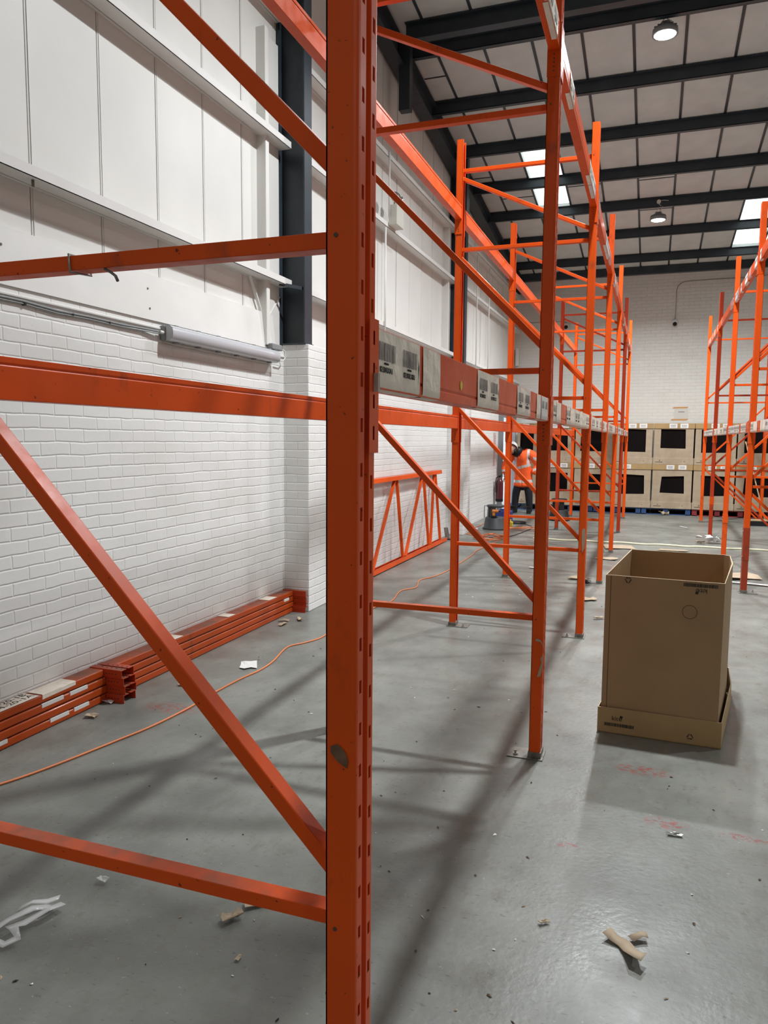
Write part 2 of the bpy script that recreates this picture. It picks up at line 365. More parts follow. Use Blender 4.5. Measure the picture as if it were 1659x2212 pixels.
for x0,x1,y0,y1 in sky:
    b=MB(); n=24; vs=[]; fs=[]
    for j,y in enumerate((y0-.1,y1+.0)):
        for i in range(n+1):
            x=x0+(x1-x0)*i/n; vs.append((x,y,zr(y)+.10+.022*math.sin(2*math.pi*(x-x0)/.15)))
    b.add(vs,[(i,i+1,n+2+i,n+1+i) for i in range(n)],0,True)
    # reveal around the opening
    for xa in (x0,x1-.012): b.add([(xa,y0,zr(y0)),(xa+.012,y0,zr(y0)),(xa+.012,y1,zr(y1)),(xa,y1,zr(y1)),(xa,y0,zr(y0)+.1),(xa+.012,y0,zr(y0)+.1),(xa+.012,y1,zr(y1)+.1),(xa,y1,zr(y1)+.1)],
              [(0,3,2,1),(4,5,6,7),(0,1,5,4),(1,2,6,5),(2,3,7,6),(3,0,4,7)],1)
    tag(b.build('window_%d'%wi,[SKYL,PANEL]),kind='structure'); wi+=1
def purlin(y,d=.155,fl=.075):
    b=MB(); z=zr(y)-.002
    b.box(-3.24,XR_,y,y+.006,z-d,z); b.box(-3.24,XR_,y,y+fl,z-d,z-d+.006); b.box(-3.24,XR_,y+fl-.006,y+fl,z-d,z-d+.022); b.box(-3.24,XR_,y-.05,y,z-.012,z-.006)
    trim(b,STEEL_DK)
for y in PUR: purlin(y)
b=MB(); y=8.86; b.box(-2.95,XR_,y,y+.12,zr(y)-.02,zr(y)-.008); b.box(-2.95,XR_,y,y+.12,zr(y)-.21,zr(y)-.198); b.box(-2.95,XR_,y+.055,y+.065,zr(y)-.2,zr(y)-.01); trim(b,STEEL_DK)
b=MB(); b.box(-3.2,XR_,18.0,18.12,5.30,5.46); trim(b,STEEL_DK)
# door in the side wall
b=MB(); b.box(XW-.02,XW+.10,DY0-.03,DY0+.06,0,2.3); b.box(XW-.02,XW+.06,DY1-.05,DY1+.02,0,2.3); b.box(XW-.24,XW+.06,DY0,DY1,DZ,DZ+.10); b.box(XW-.25,XW+.02,DY0-.02,DY0+.02,0,2.3)
b.box(XW+.0,XW+.09,DY0+.1,DY1-.1,DZ-.12,DZ-.06)
tag(b.build('door_1',GREYJ,bevel=.004),kind='structure')

# ------------------------------------------------------------------ lamps above the aisle
def high_bay(x,y,z,wt,label,group,visible=True):
    t=empty('high_bay_light',(x,y,z),0,label,'light',group)
    b=MB(); b.lathe([(0,.13),(.05,.13),(.055,.09),(.135,.055),(.14,.0),(.118,-.004),(.118,.004),(0,.004)],32); 
    for k in range(14):
        a=2*math.pi*k/14; b.box(-.002,.002,.05,.13,.05,.088) if False else b.bar((.05*math.cos(a),.05*math.sin(a),.085),(.13*math.cos(a),.13*math.sin(a),.062),.03,.003,side=(0,0,1))
    b.build('housing',GREYH,t)
    l=MB(); l.lathe([(.117,-.002),(.10,-.008),(0,-.010)],32); l.build('lens',LENS,t)
    zt=max(zr(y)-.155-z,.06); ap=min(.20,zt+.07)
    br=MB(); br.bar((-.10,0,.07),(0,0,ap),.02,.003,side=(0,1,0)); br.bar((.10,0,.07),(0,0,ap),.02,.003,side=(0,1,0)); br.tube([(0,0,ap-.01),(0,0,zt+.08)],.006); br.build('bracket',GALV,t)
    jb=MB(); jb.cyl((.0,-.075,zt+.08),(0,-.035,zt+.08),.035,n=20); jb.tube([(.03,-.06,zt+.10),(.09,-.055,zt+.10),(.16,-.05,zt+.09)],.005); jb.tube([(0,-.05,zt+.05),(.03,-.04,zt+.02),(.07,-.03,zt+.0),(.04,-.02,(zt+.12)/2),(.01,-.01,.12)],.005); jb.build('junction_box',CREAM,t)
    ld=bpy.data.lights.new('lamp_beam','AREA'); ld.shape='DISK'; ld.size=.23; ld.energy=wt; ld.color=LAMP_COL; ld.spread=LAMP_SPREAD
    lo=bpy.data.objects.new('lamp_beam',ld); C.objects.link(lo); lo.parent=t; lo.location=(0,0,-.02)
    return t
LL=['round high bay lamp hung above the aisle just out of the top of the picture','brightest round high bay lamp hung below the dark purlins at top right','smaller looking round high bay lamp hanging from a purlin further down the aisle',
 'high bay lamp over the next aisle to the right','far high bay lamp over the next aisle to the right','high bay lamp over the next aisle behind the camera','unseen fill lamp added behind the camera to brighten the near posts']
for (x,y,z,wt),lb in zip(LAMPS,LL): high_bay(x,y,z,wt,lb,'high bay lamps under the roof')  # the last is added fill for camera-facing surfaces, built with the same fitting

# ------------------------------------------------------------------ racking
PD,PW=.057,.09
def band(b, along, zs0, z1, u0,u1, sl, sh, pitch, z0=0., skip=None):
    """strip from u0..u1 with slots; along(u,z)->vertex"""
    def q(ua,ub,za,zb):
        b.add([along(ua,za),along(ub,za),along(ub,zb),along(ua,zb)],[(0,1,2,3)])
    z=z0; c=zs0
    uc=(u0+u1)/2
    while c+sh/2<z1-.02:
        q(u0,u1,z,c-sh/2); q(u0,uc-sl/2,c-sh/2,c+sh/2); q(uc+sl/2,u1,c-sh/2,c+sh/2); z=c+sh/2; c+=pitch
    q(u0,u1,z,z1)
def upright_mesh(h=4.013, z0=.008):
    b=MB(); s=PD; w_=PW/2
    # open (brace) side at x=0, slotted face at x=s; path across y
    arc=[(s-.009+.009*math.sin(a),-w_+.009-.009*math.cos(a)) for a in [R(t) for t in (0,30,60,90)]]
    path1=[(.0,-w_+.016),(0,-w_),(.02,-w_)]+arc
    gx=s-.008
    groove=[(s,-.012),(gx,-.008),(gx,.008),(s,.012)]
    def strip(path,mir=1):
        for (x0,y0),(x1,y1) in zip(path[:-1],path[1:]):
            vs=[(x0,y0*mir,z0),(x1,y1*mir,z0),(x1,y1*mir,h),(x0,y0*mir,h)]
            b.add(vs,[(0,1,2,3) if mir>0 else (3,2,1,0)],0,False)
    strip(path1); strip(path1,-1); strip(groove)
    ya=-w_+.009
    band(b,lambda u,z:(s,u,z),.0765*0+.093-.0765*1+.0765,h,ya,-.012,.011,.024,.0765,z0)
    band(b,lambda u,z:(s,u,z),.070,h,.012,-ya,.011,.024,.0765,z0)
    return b
UPR=upright_mesh()
FD=1.119
def make_frame(hs, ds, label, plate=True, mat_=None):
    m_=mat_ or ORANGE
    t=empty('upright_frame',(0,0,0),0,label,'rack frame')
    for sgn in (1,-1):
        b=MB(); b.v=[(sgn*(x-PD+FD/2),sgn*y,z) for x,y,z in UPR.v]; b.f=UPR.f; b.m=UPR.m; b.s=UPR.s
        b.build('upright',m_,t,solid=.0025)
        if plate:
            p=MB(); xa,xb=(FD/2-.165,FD/2+.015) if sgn>0 else (-FD/2-.015,-FD/2+.165)
            p.box(xa,xb,-.065,.065,.0,.006); p.box(sgn*(FD/2)-.061 if sgn>0 else -FD/2-.004, sgn*(FD/2)+.004 if sgn>0 else -FD/2+.061,-.049,.049,.006,.035)
            po=p.build('base_plate',PLATE,t,bevel=.001)
            for yb in (-.035,):
                q=MB(); xb_=sgn*(FD/2-.125); q.cyl((xb_,yb,.006),(xb_,yb,.014),.013,n=6); q.cyl((xb_,yb,.014),(xb_,yb,.03),.006,n=10); q.build('anchor_bolt',GALV,po)
    xi=FD/2-PD+.006
    for z in hs:
        b=MB(); b.box(-xi,xi,-.019,.019,z-.014,z+.014)
        b.cyl((xi+.012,-.0465,z),(xi+.012,-.0445,z),.004,n=8,m=1)
        b.build('horizontal_brace',[m_,INK2],t,bevel=.003)
    for z0,z1 in ds:
        b=MB(); b.bar((xi+.006,0,z0-.006),(-xi-.006,0,z1+.006),.038,.030,side=(0,1,0))
        b.build('diagonal_brace',m_,t,bevel=.003)
    return t
H_L=[.715,1.935,3.15,3.775]; D_L=[(.803,1.85),(2.05,3.08),(3.24,3.71)]
H_R=[1.13,2.35,3.56]; D_R=[(1.07,.06),(1.22,2.265),(2.43,3.47)]
YP=[1.17,3.669,6.124,8.584,11.076,13.545,16.074]
YP=[y+.045 for y in YP]
XC=-1.5855+FD/2
f0=make_frame(H_L,D_L,'nearest tall orange rack frame filling the left foreground, slotted post down the middle')
FL=[None,'second orange rack frame from the camera, its foot left of the open cardboard box',
 'third orange rack frame from the camera in the long left run','fourth orange rack frame from the camera in the long left run',
 'fifth orange rack frame from the camera in the long left run','darker orange rack frame, last but one of the long left run',
 'farthest orange rack frame of the long left run, nearest the stacked boxes']
frames_l=[]
for i,y in enumerate(YP):
    o=f0 if i==0 else dup(f0)
    o.location=(XC,y,0); o['group']='upright frames of the left rack run'
    if FL[i]: o['label']=FL[i]
    frames_l.append(o)
for ch in frames_l[5].children:
    if ch.type=='MESH' and not ch.name.startswith('base_plate'):
        ch.data=ch.data.copy(); ch.data.materials[0]=ORANGE_R
YR=[6.17,8.66,11.05,13.54,16.01]; XCR=.95+FD/2
g0=make_frame(H_R,D_R,'nearest orange frame of the right-hand run, dark red repair at its foot')
FRL=['orange rack frame just outside the right edge','', 'second orange rack frame from the camera in the right-hand run',
 'dull red-orange rack frame, third from the camera in the right-hand run','farthest orange rack frame of the right-hand run, beside the pallets of boxes']
right=[]
for i,y in enumerate(YR[1:],1):
    o=g0 if i==1 else dup(g0)
    o.location=(XCR,y,0); o.rotation_euler=(0,0,math.pi); o['group']='upright frames of the right rack run'
    if i>1: o['label']=FRL[i]
    if i==3:
        for ch in o.children:
            if ch.type=='MESH' and not ch.name.startswith('base_plate'):
                ch.data=ch.data.copy(); ch.data.materials[0]=ORANGE_R
    right.append((i,o))
for i,o in right:
    # splice sleeves where the posts were repaired
    zs={1:(.35,.70),2:(.50,.62),3:(.55,.68)}.get(i)
    if zs:
        b=MB(); b.box(FD/2-.060,FD/2+.003,-.048,.048,zs[0],zs[1])
        for z in (zs[0]+.04,zs[1]-.04): b.cyl((FD/2-.03,-.052,z),(FD/2-.03,-.048,z),.006,n=8,m=1); b.cyl((FD/2+.003,.02,z),(FD/2+.009,.02,z),.006,n=8,m=1)
        if i==1: b.box(FD/2-.058,FD/2+.0015,-.0465,.0465,.01,zs[0])
        so=b.build('repair_sleeve',[ORANGE_DK if i==1 else ORANGE,GALV],o,bevel=.002)
        if i==1: so['label']='dark red repair section'

def font_mesh(txt,size,depth=.0004):
    cu=bpy.data.curves.new('txt','FONT'); cu.body=txt; cu.size=size; cu.extrude=depth; cu.resolution_u=3
    o=bpy.data.objects.new('txt',cu); C.objects.link(o)
    dg=bpy.context.evaluated_depsgraph_get(); me=bpy.data.meshes.new_from_object(o.evaluated_get(dg)); me=me.copy()
    bpy.data.objects.remove(o)
    return me
def text_into(mb,txt,size,M_,m=0,squash=1.):
    me=font_mesh(txt,size); xs=[v.co.x for v in me.vertices]; w_=max(xs)-min(xs) if xs else 0; x0=min(xs) if xs else 0
    mb.add([M_@Vector(((v.co.x-x0)*squash,v.co.y,v.co.z)) for v in me.vertices],[tuple(p.vertices) for p in me.polygons],m)
    return w_*squash
rnd=random.Random(11)
def barcode(mb,place,w_,h_,m,rn,step=.0035):
    """place(u,v,off)->xyz"""
    u=0
    while u<w_:
        k=rn.choice((1,1,2,3))*step*.5
        if u+k>w_: k=w_-u
        mb.add([place(u,0,0),place(u+k,0,0),place(u+k,h_,0),place(u,h_,0)],[(0,1,2,3)],m); u+=k+rn.choice((1,1,2))*step*.4
BH=.108
def make_beam(L_, labels, lab, seam=True, group=None, clip=False, stick=None, sx=1):
    """length along y centred; outer face at +x (.025); z=0 at its underside"""
    t=empty('rack_beam',(0,0,0),0,lab,'rack beam',group)
    b=MB(); h=L_/2-.003
    prof=[(-.025,0),(.025,0),(.025,.022),(.0225,.024),(.0225,.027),(.025,.029),(.025,BH),(-.025,BH),(-.025,BH-.016),(-.0225,BH-.018),(-.0225,BH-.022),(-.025,BH-.024)]
    n=len(prof); vs=[(x,-h,z) for x,z in prof]+[(x,h,z) for x,z in prof]
    b.add(vs,[tuple(range(n)),tuple(reversed(range(n,2*n)))]+[(k,n+k,n+(k+1)%n,(k+1)%n) for k in range(n)])
    b.build('beam_body',ORANGE,t,bevel=.0025)
    for e in (-1,1):
        c=MB(); y=e*L_/2
        c.box(-.031,.0325,min(y,y-e*.003),max(y,y-e*.003),-.115,.118)
        # leg wrapping the slotted face
        x=.0325
        def al(u,z,y=y,e=e,x=x): return (x,y+e*u,z)
        band(c,al,-.08,.118,.0,.042,.008,.024,.055,-.115)
        for z in (-.09,-.072,-.052,-.036,-.018): c.cyl((.0,y-e*.003,z),(.0,y-e*.0045,z),.004,n=6,m=1)
        co=c.build('connector',[ORANGE,INK2],t)
        if clip and e<0:
            k=MB(); k.box(.034,.042,y-.026,y-.016,-.008,.024); k.build('locking_clip',GALV,co)
    rn=random.Random(int(L_*1e5)+len(labels))
    for li,(ya,yb,kind,txts) in enumerate(labels):
        # label sheet follows the outer face and curls under the beam
        l=MB(); X=.0262; bulge=.0015
        pr=[(.0262,BH-.002),(.0268,.06),(.0268,.02),(.0262,.006),(.022,-.0012),(.0,-.0016)]
        if kind=='film': pr=[(.0285,BH+.001),(.029,.05),(.029,.02),(.027,-.002),(.01,-.004)]
        m_=len(pr); ny=max(2,int((yb-ya)/.05)); vs=[]
        for j in range(ny+1):
            yy=ya+(yb-ya)*j/ny
            for i_,(x,z) in enumerate(pr):
                vs.append((x+rn.uniform(0,.0007),yy,z))
        l.add(vs,[(j*m_+i_+1,j*m_+i_,(j+1)*m_+i_,(j+1)*m_+i_+1) for j in range(ny) for i_ in range(m_-1)],0,True)
        lm={'tag':LABELM,'blank':LABELM,'white':LABELW,'film':FILMC}[kind]
        def place(u,v,off,ya=ya): return (.0283+off,ya+u,v)
        if kind in('tag','white') and yb-ya>.09:
            w2=(yb-ya)/2; nb=2
            for q in range(nb):
                u0=q*w2+w2*.16; ww=w2*.66; vz=.052+(0 if q==0 else -.0)
                u=0
                while u<ww:
                    k=min(rn.choice((1,1,2,3))*.0021,ww-u); yy=ya+u0+u
                    l.add([(.0284,yy,vz),(.0284,yy+k,vz),(.0284,yy+k,vz+.033),(.0284,yy,vz+.033)],[(0,1,2,3)],1); u+=k+rn.choice((1,1,2))*.0017
                tx=(txts or ('02.BAIXA1','02.BULXA1'))[q]
                Mx=Matrix(((0,0,1,.0282),(1,0,0,ya+u0+.004),(0,1,0,.031),(0,0,0,1)))
                if kind=='tag': text_into(l,tx,.015,Mx,2,squash=ww*.92/(.0088*len(tx)) if len(tx) else 1)
                Mx2=Matrix(((0,0,1,.0282),(1,0,0,ya+u0+ww*.3),(0,1,0,.0455),(0,0,0,1)))
                if txts: text_into(l,tx,.0055,Mx2,2)
        if kind=='tag' and txts:
            yy=yb-.012; l.add([(.0285,yy,.022),(.0285,yy+.004,.058),(.0285,yy,.075),(.0285,yy-.003,.055)],[(0,1,2,3)],2)
        l.build('label',[lm,BARS,INK],t)
    if stick is not None:
        k=MB(); k.cyl((.0262,stick,.048),(.0266,stick,.048),.012,n=20); k.build('dot_sticker',YEL,t)
    return t
def rand_labels(L_, cover, rn, kinds=('tag','tag','blank','white')):
    out=[]; y=-L_/2+.05
    while y<L_/2-.12:
        w_=rn.choice((.12,.2,.26,.3)); w_=min(w_,L_/2-.05-y)
        if rn.random()<cover and w_>.06: out.append((y,y+w_,rn.choice(kinds),None))
        y+=w_+.012
    return out
rn=random.Random(5)
XF=-.4666-.0285; XRr=-1.5855+.0285
ordn=['nearest','second','third','fourth','fifth','farthest']
ZLO,ZUP=1.690,3.385
for i in range(6):
    y0=YP[i]+.045; y1=YP[i+1]-.045; L_=y1-y0; yc=(y0+y1)/2
    if i==0:
        lf=[(1.255-yc,1.531-yc,'tag',('02.BAIXA1','02.BULXR1')),(1.555-yc,1.693-yc,'blank',None),(2.09-yc,2.40-yc,'tag',('02.BAIX2','02.BULX2')),(2.75-yc,3.06-yc,'tag',('02.BAIX3','02.BULX3')),(3.238-yc,3.36-yc,'blank',None),(3.38-yc,3.60-yc,'white',None)]
    else: lf=rand_labels(L_,.93,rn)
    nm='%s bay'%ordn[i]
    o=make_beam(L_,lf,'lower front beam of the %s of the left run, carrying barcode labels'%nm,group='lower front beams of the left run',clip=(i==0),stick=(1.90-yc if i==0 else None))
    o.location=(XF,yc,ZLO)
    if i==0: o['label']='lower front orange beam in the nearest bay, big barcode labels and a yellow dot'
    o=make_beam(L_,[],'lower rear orange beam of the %s of the left run, facing the brick wall'%nm,group='lower rear beams of the left run')
    o.location=(XRr,yc,ZLO); o.rotation_euler=(0,0,math.pi)
    o=make_beam(L_,rand_labels(L_,.35,rn,('tag','white','film')),'upper front orange beam of the %s of the left run'%nm,group='upper front beams of the left run')
    o.location=(XF,yc,ZUP)
    o=make_beam(L_,[],'upper rear orange beam of the %s of the left run, near the white cladding'%nm,group='upper rear beams of the left run')
    o.location=(XRr,yc,ZUP); o.rotation_euler=(0,0,math.pi)
XB=.95+.0285
ordr=['part-cropped nearest','second','third','farthest']
for i in range(4):
    y0=YR[i]+.045; y1=YR[i+1]-.045; L_=y1-y0; yc=(y0+y1)/2
    o=make_beam(L_,rand_labels(L_,.93,rn),'lower aisle beam of the %s bay of the right-hand run, wrapped in labels'%ordr[i],group='lower aisle beams of the right run')
    o.location=(XB,yc,ZLO+.005); o.rotation_euler=(0,0,math.pi)
    o=make_beam(L_,rand_labels(L_,.6,rn,('film','film','white')),'upper aisle beam of the %s bay of the right-hand run, with shiny film'%ordr[i],group='upper aisle beams of the right run')
    o.location=(XB,yc,ZUP+.03); o.rotation_euler=(0,0,math.pi)
i=3; y0=YR[3]+.045; y1=YR[4]-.045
o=make_beam(y1-y0,[],'lower far-side beam of the last bay of the right-hand run'); o.location=(.95+FD-.0285,(y0+y1)/2,ZLO)
# zip tie and torn tape on posts and braces
b=MB(); xx=-1.075; b.tube([(xx,1.192,1.918),(xx-.003,1.192,1.951),(xx,1.237,1.952),(xx+.012,1.237,1.918),(xx,1.192,1.917)],.0022,6); tag(b.build('cable_tie',GREYPL if False else GALV),'thin pale cable tie looped round the brace at left of the nearest frame','cable tie')
b=MB(); b.tube([(-1.0,1.2,1.92),(-.985,1.2,1.912),(-.975,1.2,1.905),(-.97,1.2,1.895)],.003,6); tag(b.build('tape_scrap',PLATE),'small dark scrap hanging under the upper brace of the nearest frame','scrap')
def patchy(name,pts,m,label,cat='tape'):
    b=MB(); n=len(pts); b.add(pts,[tuple(range(n))]); o=b.build(name,m,solid=.0006); return tag(o,label,cat)
patchy('tape_scrap',[(-.500,3.6655,.62),(-.478,3.6655,.615),(-.464,3.664,.585),(-.463,3.66,.56),(-.468,3.664,.59),(-.48,3.665,.605),(-.505,3.6655,.608)],CARD_LT,'torn strip of tape clinging to the second post above its foot')
patchy('tape_scrap',[(-.478,3.6655,.52),(-.466,3.6655,.545),(-.466,3.6655,.48),(-.476,3.6655,.43),(-.492,3.6655,.425),(-.484,3.6655,.46),(-.472,3.6655,.50)],CARD_LT,'lower torn tan tape flap on the second post')
patchy('tape_scrap',[(-.499,6.1205,.88),(-.488,6.1205,.90),(-.474,6.1205,.895),(-.470,6.1205,.83),(-.476,6.1205,.74),(-.490,6.1205,.70),(-.497,6.1205,.78)],CARD_LT,'patch of peeled brown tape on the third post')
patchy('tape_scrap',[(-.514,1.1685,1.058),(-.500,1.1685,1.064),(-.486,1.1685,1.052),(-.480,1.1685,1.036),(-.482,1.1685,1.022),(-.490,1.1685,1.026),(-.503,1.1685,1.034),(-.513,1.1685,1.046)],mat('brown_sticker',(.17,.085,.045),.8,noise=.4,nscale=60),'brown scuffed sticker patch on the nearest post')

# frame stood on its edge against the wall, foot end to the left
fl=make_frame(H_L,D_L,'spare orange rack frame on its long edge, leaning on the brick wall',plate=False)
th=math.atan2(.10,1.1)
xl=Vector((math.sin(th),0,-math.cos(th))); zl=Vector((0,1,0)); yl=zl.cross(xl)
Mf=Matrix((xl,yl,zl)).transposed().to_4x4(); Mf.translation=Vector((-3.065,7.27,FD/2+.006)); fl.matrix_world=Mf
b=MB(); b.box(-.006,.006,0,.42,0,.96); b.box(-.012,.0,.0,.42,.94,.965)
o=b.build('board',CARD_IN,bevel=.002); o.location=(-3.10,7.72,0.0); o.rotation_euler=(0,R(-2.5),0); tag(o,'beige upright board behind the leaning spare frame','board')
b=MB(); b.box(0,.006,0,.1,0,.19); b.box(0,.10,0,.1,0,.006); o=b.build('steel_bracket',PLATE,bevel=.002); o.location=(-3.06,11.52,0); o.rotation_euler=(0,R(-12),R(-25)); tag(o,'small dark angle bracket on the floor by the far brick pier','bracket')

# ------------------------------------------------------------------ spare beams stacked along the wall
def spare_beam(L_,lab,lefts=(),cz=1):
    t=empty('rack_beam',(0,0,0),0,lab,'rack beam','spare beams stacked along the wall')
    b=MB(); b.box(-.056,.056,-L_/2+.003,L_/2-.003,0,.0455); b.build('beam_body',ORANGE_S,t,bevel=.009,segs=3)
    for e in (-1,1):
        c=MB(); y=e*L_/2
        c.box(-.05,.185,min(y,y-e*.003),max(y,y-e*.003),-.001,.049)
        c.box(-.05,.185,min(y,y+e*.045),max(y,y+e*.045),.0465,.0495)
        for k in range(5): c.cyl((.02+k*.035,y+e*.028,.0495),(.02+k*.035,y+e*.028,.0502),.006,n=8,m=1)
        for k in range(4): c.cyl((.075+k*.022,y-e*.0031,.024),(.075+k*.022,y-e*.0037,.024),.004,n=8,m=1)
        c.build('connector',[ORANGE_R,INK],t)
    for ya,yb,kind in lefts:
        l=MB()
        if kind=='edge': l.add([(.0566,ya,.026),(.0566,yb,.026),(.0568,yb,.046),(.0568,ya,.046),(.050,ya,.0482),(.050,yb,.0482)],[(0,1,2,3),(3,2,5,4)])
        else:
            l.add([(-.05,ya,.0482),(.055,ya,.0482),(.055,yb,.0482),(-.05,yb,.0482)],[(0,1,2,3)])
            if kind=='wrap': l.add([(.055,ya,.0482),(.0572,ya,.044),(.0572,yb,.044),(.055,yb,.0482),(.0572,ya,.02),(.0572,yb,.025)],[(0,1,2,3),(1,4,5,2)])
            if kind=='code':
                for s_,tx in ((0,'04-20-1A'),(.045,'04-20-1B')):
                    Mx=Matrix(((0,-1,0,.03-s_),(1,0,0,ya+.02),(0,0,1,.0486),(0,0,0,1)))
                    text_into(l,tx,.05,Mx,1,squash=1.35)
        l.build('label',[LABELM if kind!='edge' else LABELW,INK],t)
    return t
lev=['bottom','second from bottom','second from top','top']
for k in range(4):
    z=.002+k*.0505; dx=(.0,.012,.006,-.004)[k]; L_=2.42
    lf=[[(.76,.90,'edge'),(.94,1.06,'edge'),(.36,.47,'edge')],[],[(.70,.86,'edge'),(.91,1.05,'edge')],[(.42,.70,'code'),(.72,.97,'wrap')]][k]
    o=spare_beam(L_,'%s beam in the near stack along the brick wall'%lev[k],lf); o.location=(-3.118+dx*.3,2.37+dx,z); o.rotation_euler=(0,0,R(-.3+.15*k))
    o=spare_beam(L_,'%s beam in the far stack along the brick wall, ending at the pier'%lev[k],[[],[],[(1.02,1.12,'edge')],[(-.6,-.5,'top'),(.1,.2,'top'),(.75,.9,'top')]][k]); o.location=(-3.118+dx*.3,4.895+dx*.5,z); o.rotation_euler=(0,0,R(.2-.1*k))

# ------------------------------------------------------------------ open cardboard pallet box in the aisle
t=empty('pallet_box',(0.1,4.6,0),0,'open brown cardboard pallet box standing in the aisle','box')
T0=Vector((0.1,4.6,0))
def tray_walls(b,poly,z0,z1,th,m=0,me=1):
    n=len(poly); cx=sum(p[0] for p in poly)/n; cy=sum(p[1] for p in poly)/n
    inn=[(p[0]-(p[0]-cx)/math.hypot(p[0]-cx,p[1]-cy)*th*1.3,p[1]-(p[1]-cy)/math.hypot(p[0]-cx,p[1]-cy)*th*1.3) for p in poly]
    vs=[(x,y,z0) for x,y in poly]+[(x,y,z1) for x,y in poly]+[(x,y,z0) for x,y in inn]+[(x,y,z1) for x,y in inn]
    b.add(vs,[(k,(k+1)%n,n+(k+1)%n,n+k) for k in range(n)]+[(2*n+(k+1)%n,2*n+k,3*n+k,3*n+(k+1)%n) for k in range(n)],m)
    b.add(vs,[(n+k,n+(k+1)%n,3*n+(k+1)%n,3*n+k) for k in range(n)],me)
def loc(p): return (p[0]-T0.x,p[1]-T0.y)
SB=[(-.206,4.172),(.388,4.148),(.488,4.86),(.50,5.16),(-.097,5.21)]
ST=[(-.216,4.191),(.372,4.119),(.476,4.836),(.494,5.188),(.46,5.235),(-.104,5.243)]
SL=[(-.206,4.176),(.383,4.136),(.486,4.85),(.500,5.172),(.47,5.21),(-.100,5.228)]
b=MB(); tray_walls(b,[loc(p) for p in SL],.006,.875,.006); o=b.build('sleeve',[CARD,CARD_EDGE],t)
# flap seam at the left of the front and the pierced ring
def front(X,z,off=.0006):
    A=Vector((SL[0][0],SL[0][1],0)); B=Vector((SL[1][0],SL[1][1],0)); d=(B-A).normalized(); n=Vector((d.y,-d.x,0))
    s=(X-A.x)/d.x; P=A+d*s+n*off; return (P.x-T0.x,P.y-T0.y,z)
p=MB()
for X in (-.178,): p.add([front(X-.0018,.13),front(X+.0018,.13),front(X+.0018,.873),front(X-.0018,.873)],[(0,1,2,3)],0)
n=40
for k in range(n):
    a0,a1=2*math.pi*k/n,2*math.pi*(k+1)/n
    p.add([front(.222+r_*math.cos(a),.711+r_*math.sin(a)) for r_,a in ((.034,a0),(.037,a0),(.037,a1),(.034,a1))],[(0,1,2,3)],0)
p.build('crease',INK2,o)
fr=Matrix.Identity(4)
def fmat(X,z,rot=0,off=.0012):
    A=Vector(front(X,z,off)); B=Vector(front(X+.1,z,off)); d=(B-A).normalized(); nn=Vector((d.y,-d.x,0)); up=Vector((0,0,1))
    if rot: d=-d; up=-up
    Mx=Matrix((d,up,nn)).transposed().to_4x4(); Mx.translation=A; return Mx
def logo(b_,X,z,rot,sz,m=0,fm=fmat):
    Mx=fm(X,z,rot); w_=text_into(b_,'kit',sz,Mx,m)
    Mx2=Mx@Matrix.Translation((w_+.003,0,0)); text_into(b_,'e',sz*1.25,Mx2,m)
    M3=Mx@Matrix.Translation((w_+sz*.22,sz*.52,0)); s_=sz*.42
    b_.add([M3@Vector(v) for v in ((0,0,0),(s_*.9,-s_*.25,0),(s_*1.15,s_*.75,0),(s_*.1,s_*.85,0))],[(0,1,2,3)],m)
def recycle(b_,X,z,rot,sz,fm=fmat):
    Mx=fm(X,z,rot)
    for k in range(3):
        Rk=Mx@Matrix.Rotation(2*math.pi*k/3,4,'Z')
        b_.add([Rk@Vector(v) for v in ((-sz*.45,-sz*.42,0),(sz*.2,-sz*.42,0),(sz*.2,-sz*.28,0),(-sz*.38,-sz*.28,0))],[(0,1,2,3)])
        b_.add([Rk@Vector(v) for v in ((sz*.18,-sz*.52,0),(sz*.42,-sz*.35,0),(sz*.18,-sz*.18,0))],[(0,1,2)])
p=MB(); logo(p,.300,.838,1,.034); recycle(p,-.09,.855,1,.032)
rb=random.Random(2)
def code(b_,X0,X1,z0,z1,rn_,fr_=front):
    x=X0
    while x<X1:
        k=rn_.choice((1,1,2,3))*.0016; b_.add([fr_(x,z0,.0012),fr_(x+k,z0,.0012),fr_(x+k,z1,.0012),fr_(x,z1,.0012)],[(0,1,2,3)]); x+=k+rn_.choice((1,2))*.0009
code(p,.186,.350,.846,.864,rb)
po=p.build('printing',INK,o); po['label']='black upside-down logo, bar code and recycling mark printed on the sleeve'
TRY=[(-.222,4.155),(.402,4.128),(.512,4.84),(.530,5.20),(-.118,5.255)]
b=MB(); tray_walls(b,[loc(p_) for p_ in TRY],.001,.142,.006); b.prism([loc(p_) for p_ in TRY],.001,.006)
tr=b.build('base_tray',[CARD_IN,CARD_EDGE],t)
def frontT(X,z,off=.0006):
    A=Vector((TRY[0][0],TRY[0][1],0)); B=Vector((TRY[1][0],TRY[1][1],0)); d=(B-A).normalized(); n_=Vector((d.y,-d.x,0))
    s=(X-A.x)/d.x; P=A+d*s+n_*off; return (P.x-T0.x,P.y-T0.y,z)
def fmT(X,z,rot=0,off=.0012):
    A=Vector(frontT(X,z,off)); B=Vector(frontT(X+.1,z,off)); d=(B-A).normalized(); nn=Vector((d.y,-d.x,0)); up=Vector((0,0,1))
    if rot: d=-d; up=-up
    Mx=Matrix((d,up,nn)).transposed().to_4x4(); Mx.translation=A; return Mx
p=MB(); logo(p,-.145,.076,0,.034,fm=fmT); recycle(p,.252,.045,0,.03,fm=fmT); code(p,-.185,-.03,.042,.060,rb,frontT)
po=p.build('printing',INK,tr); po['label']='black logo, bar code and recycling mark printed on the tray'

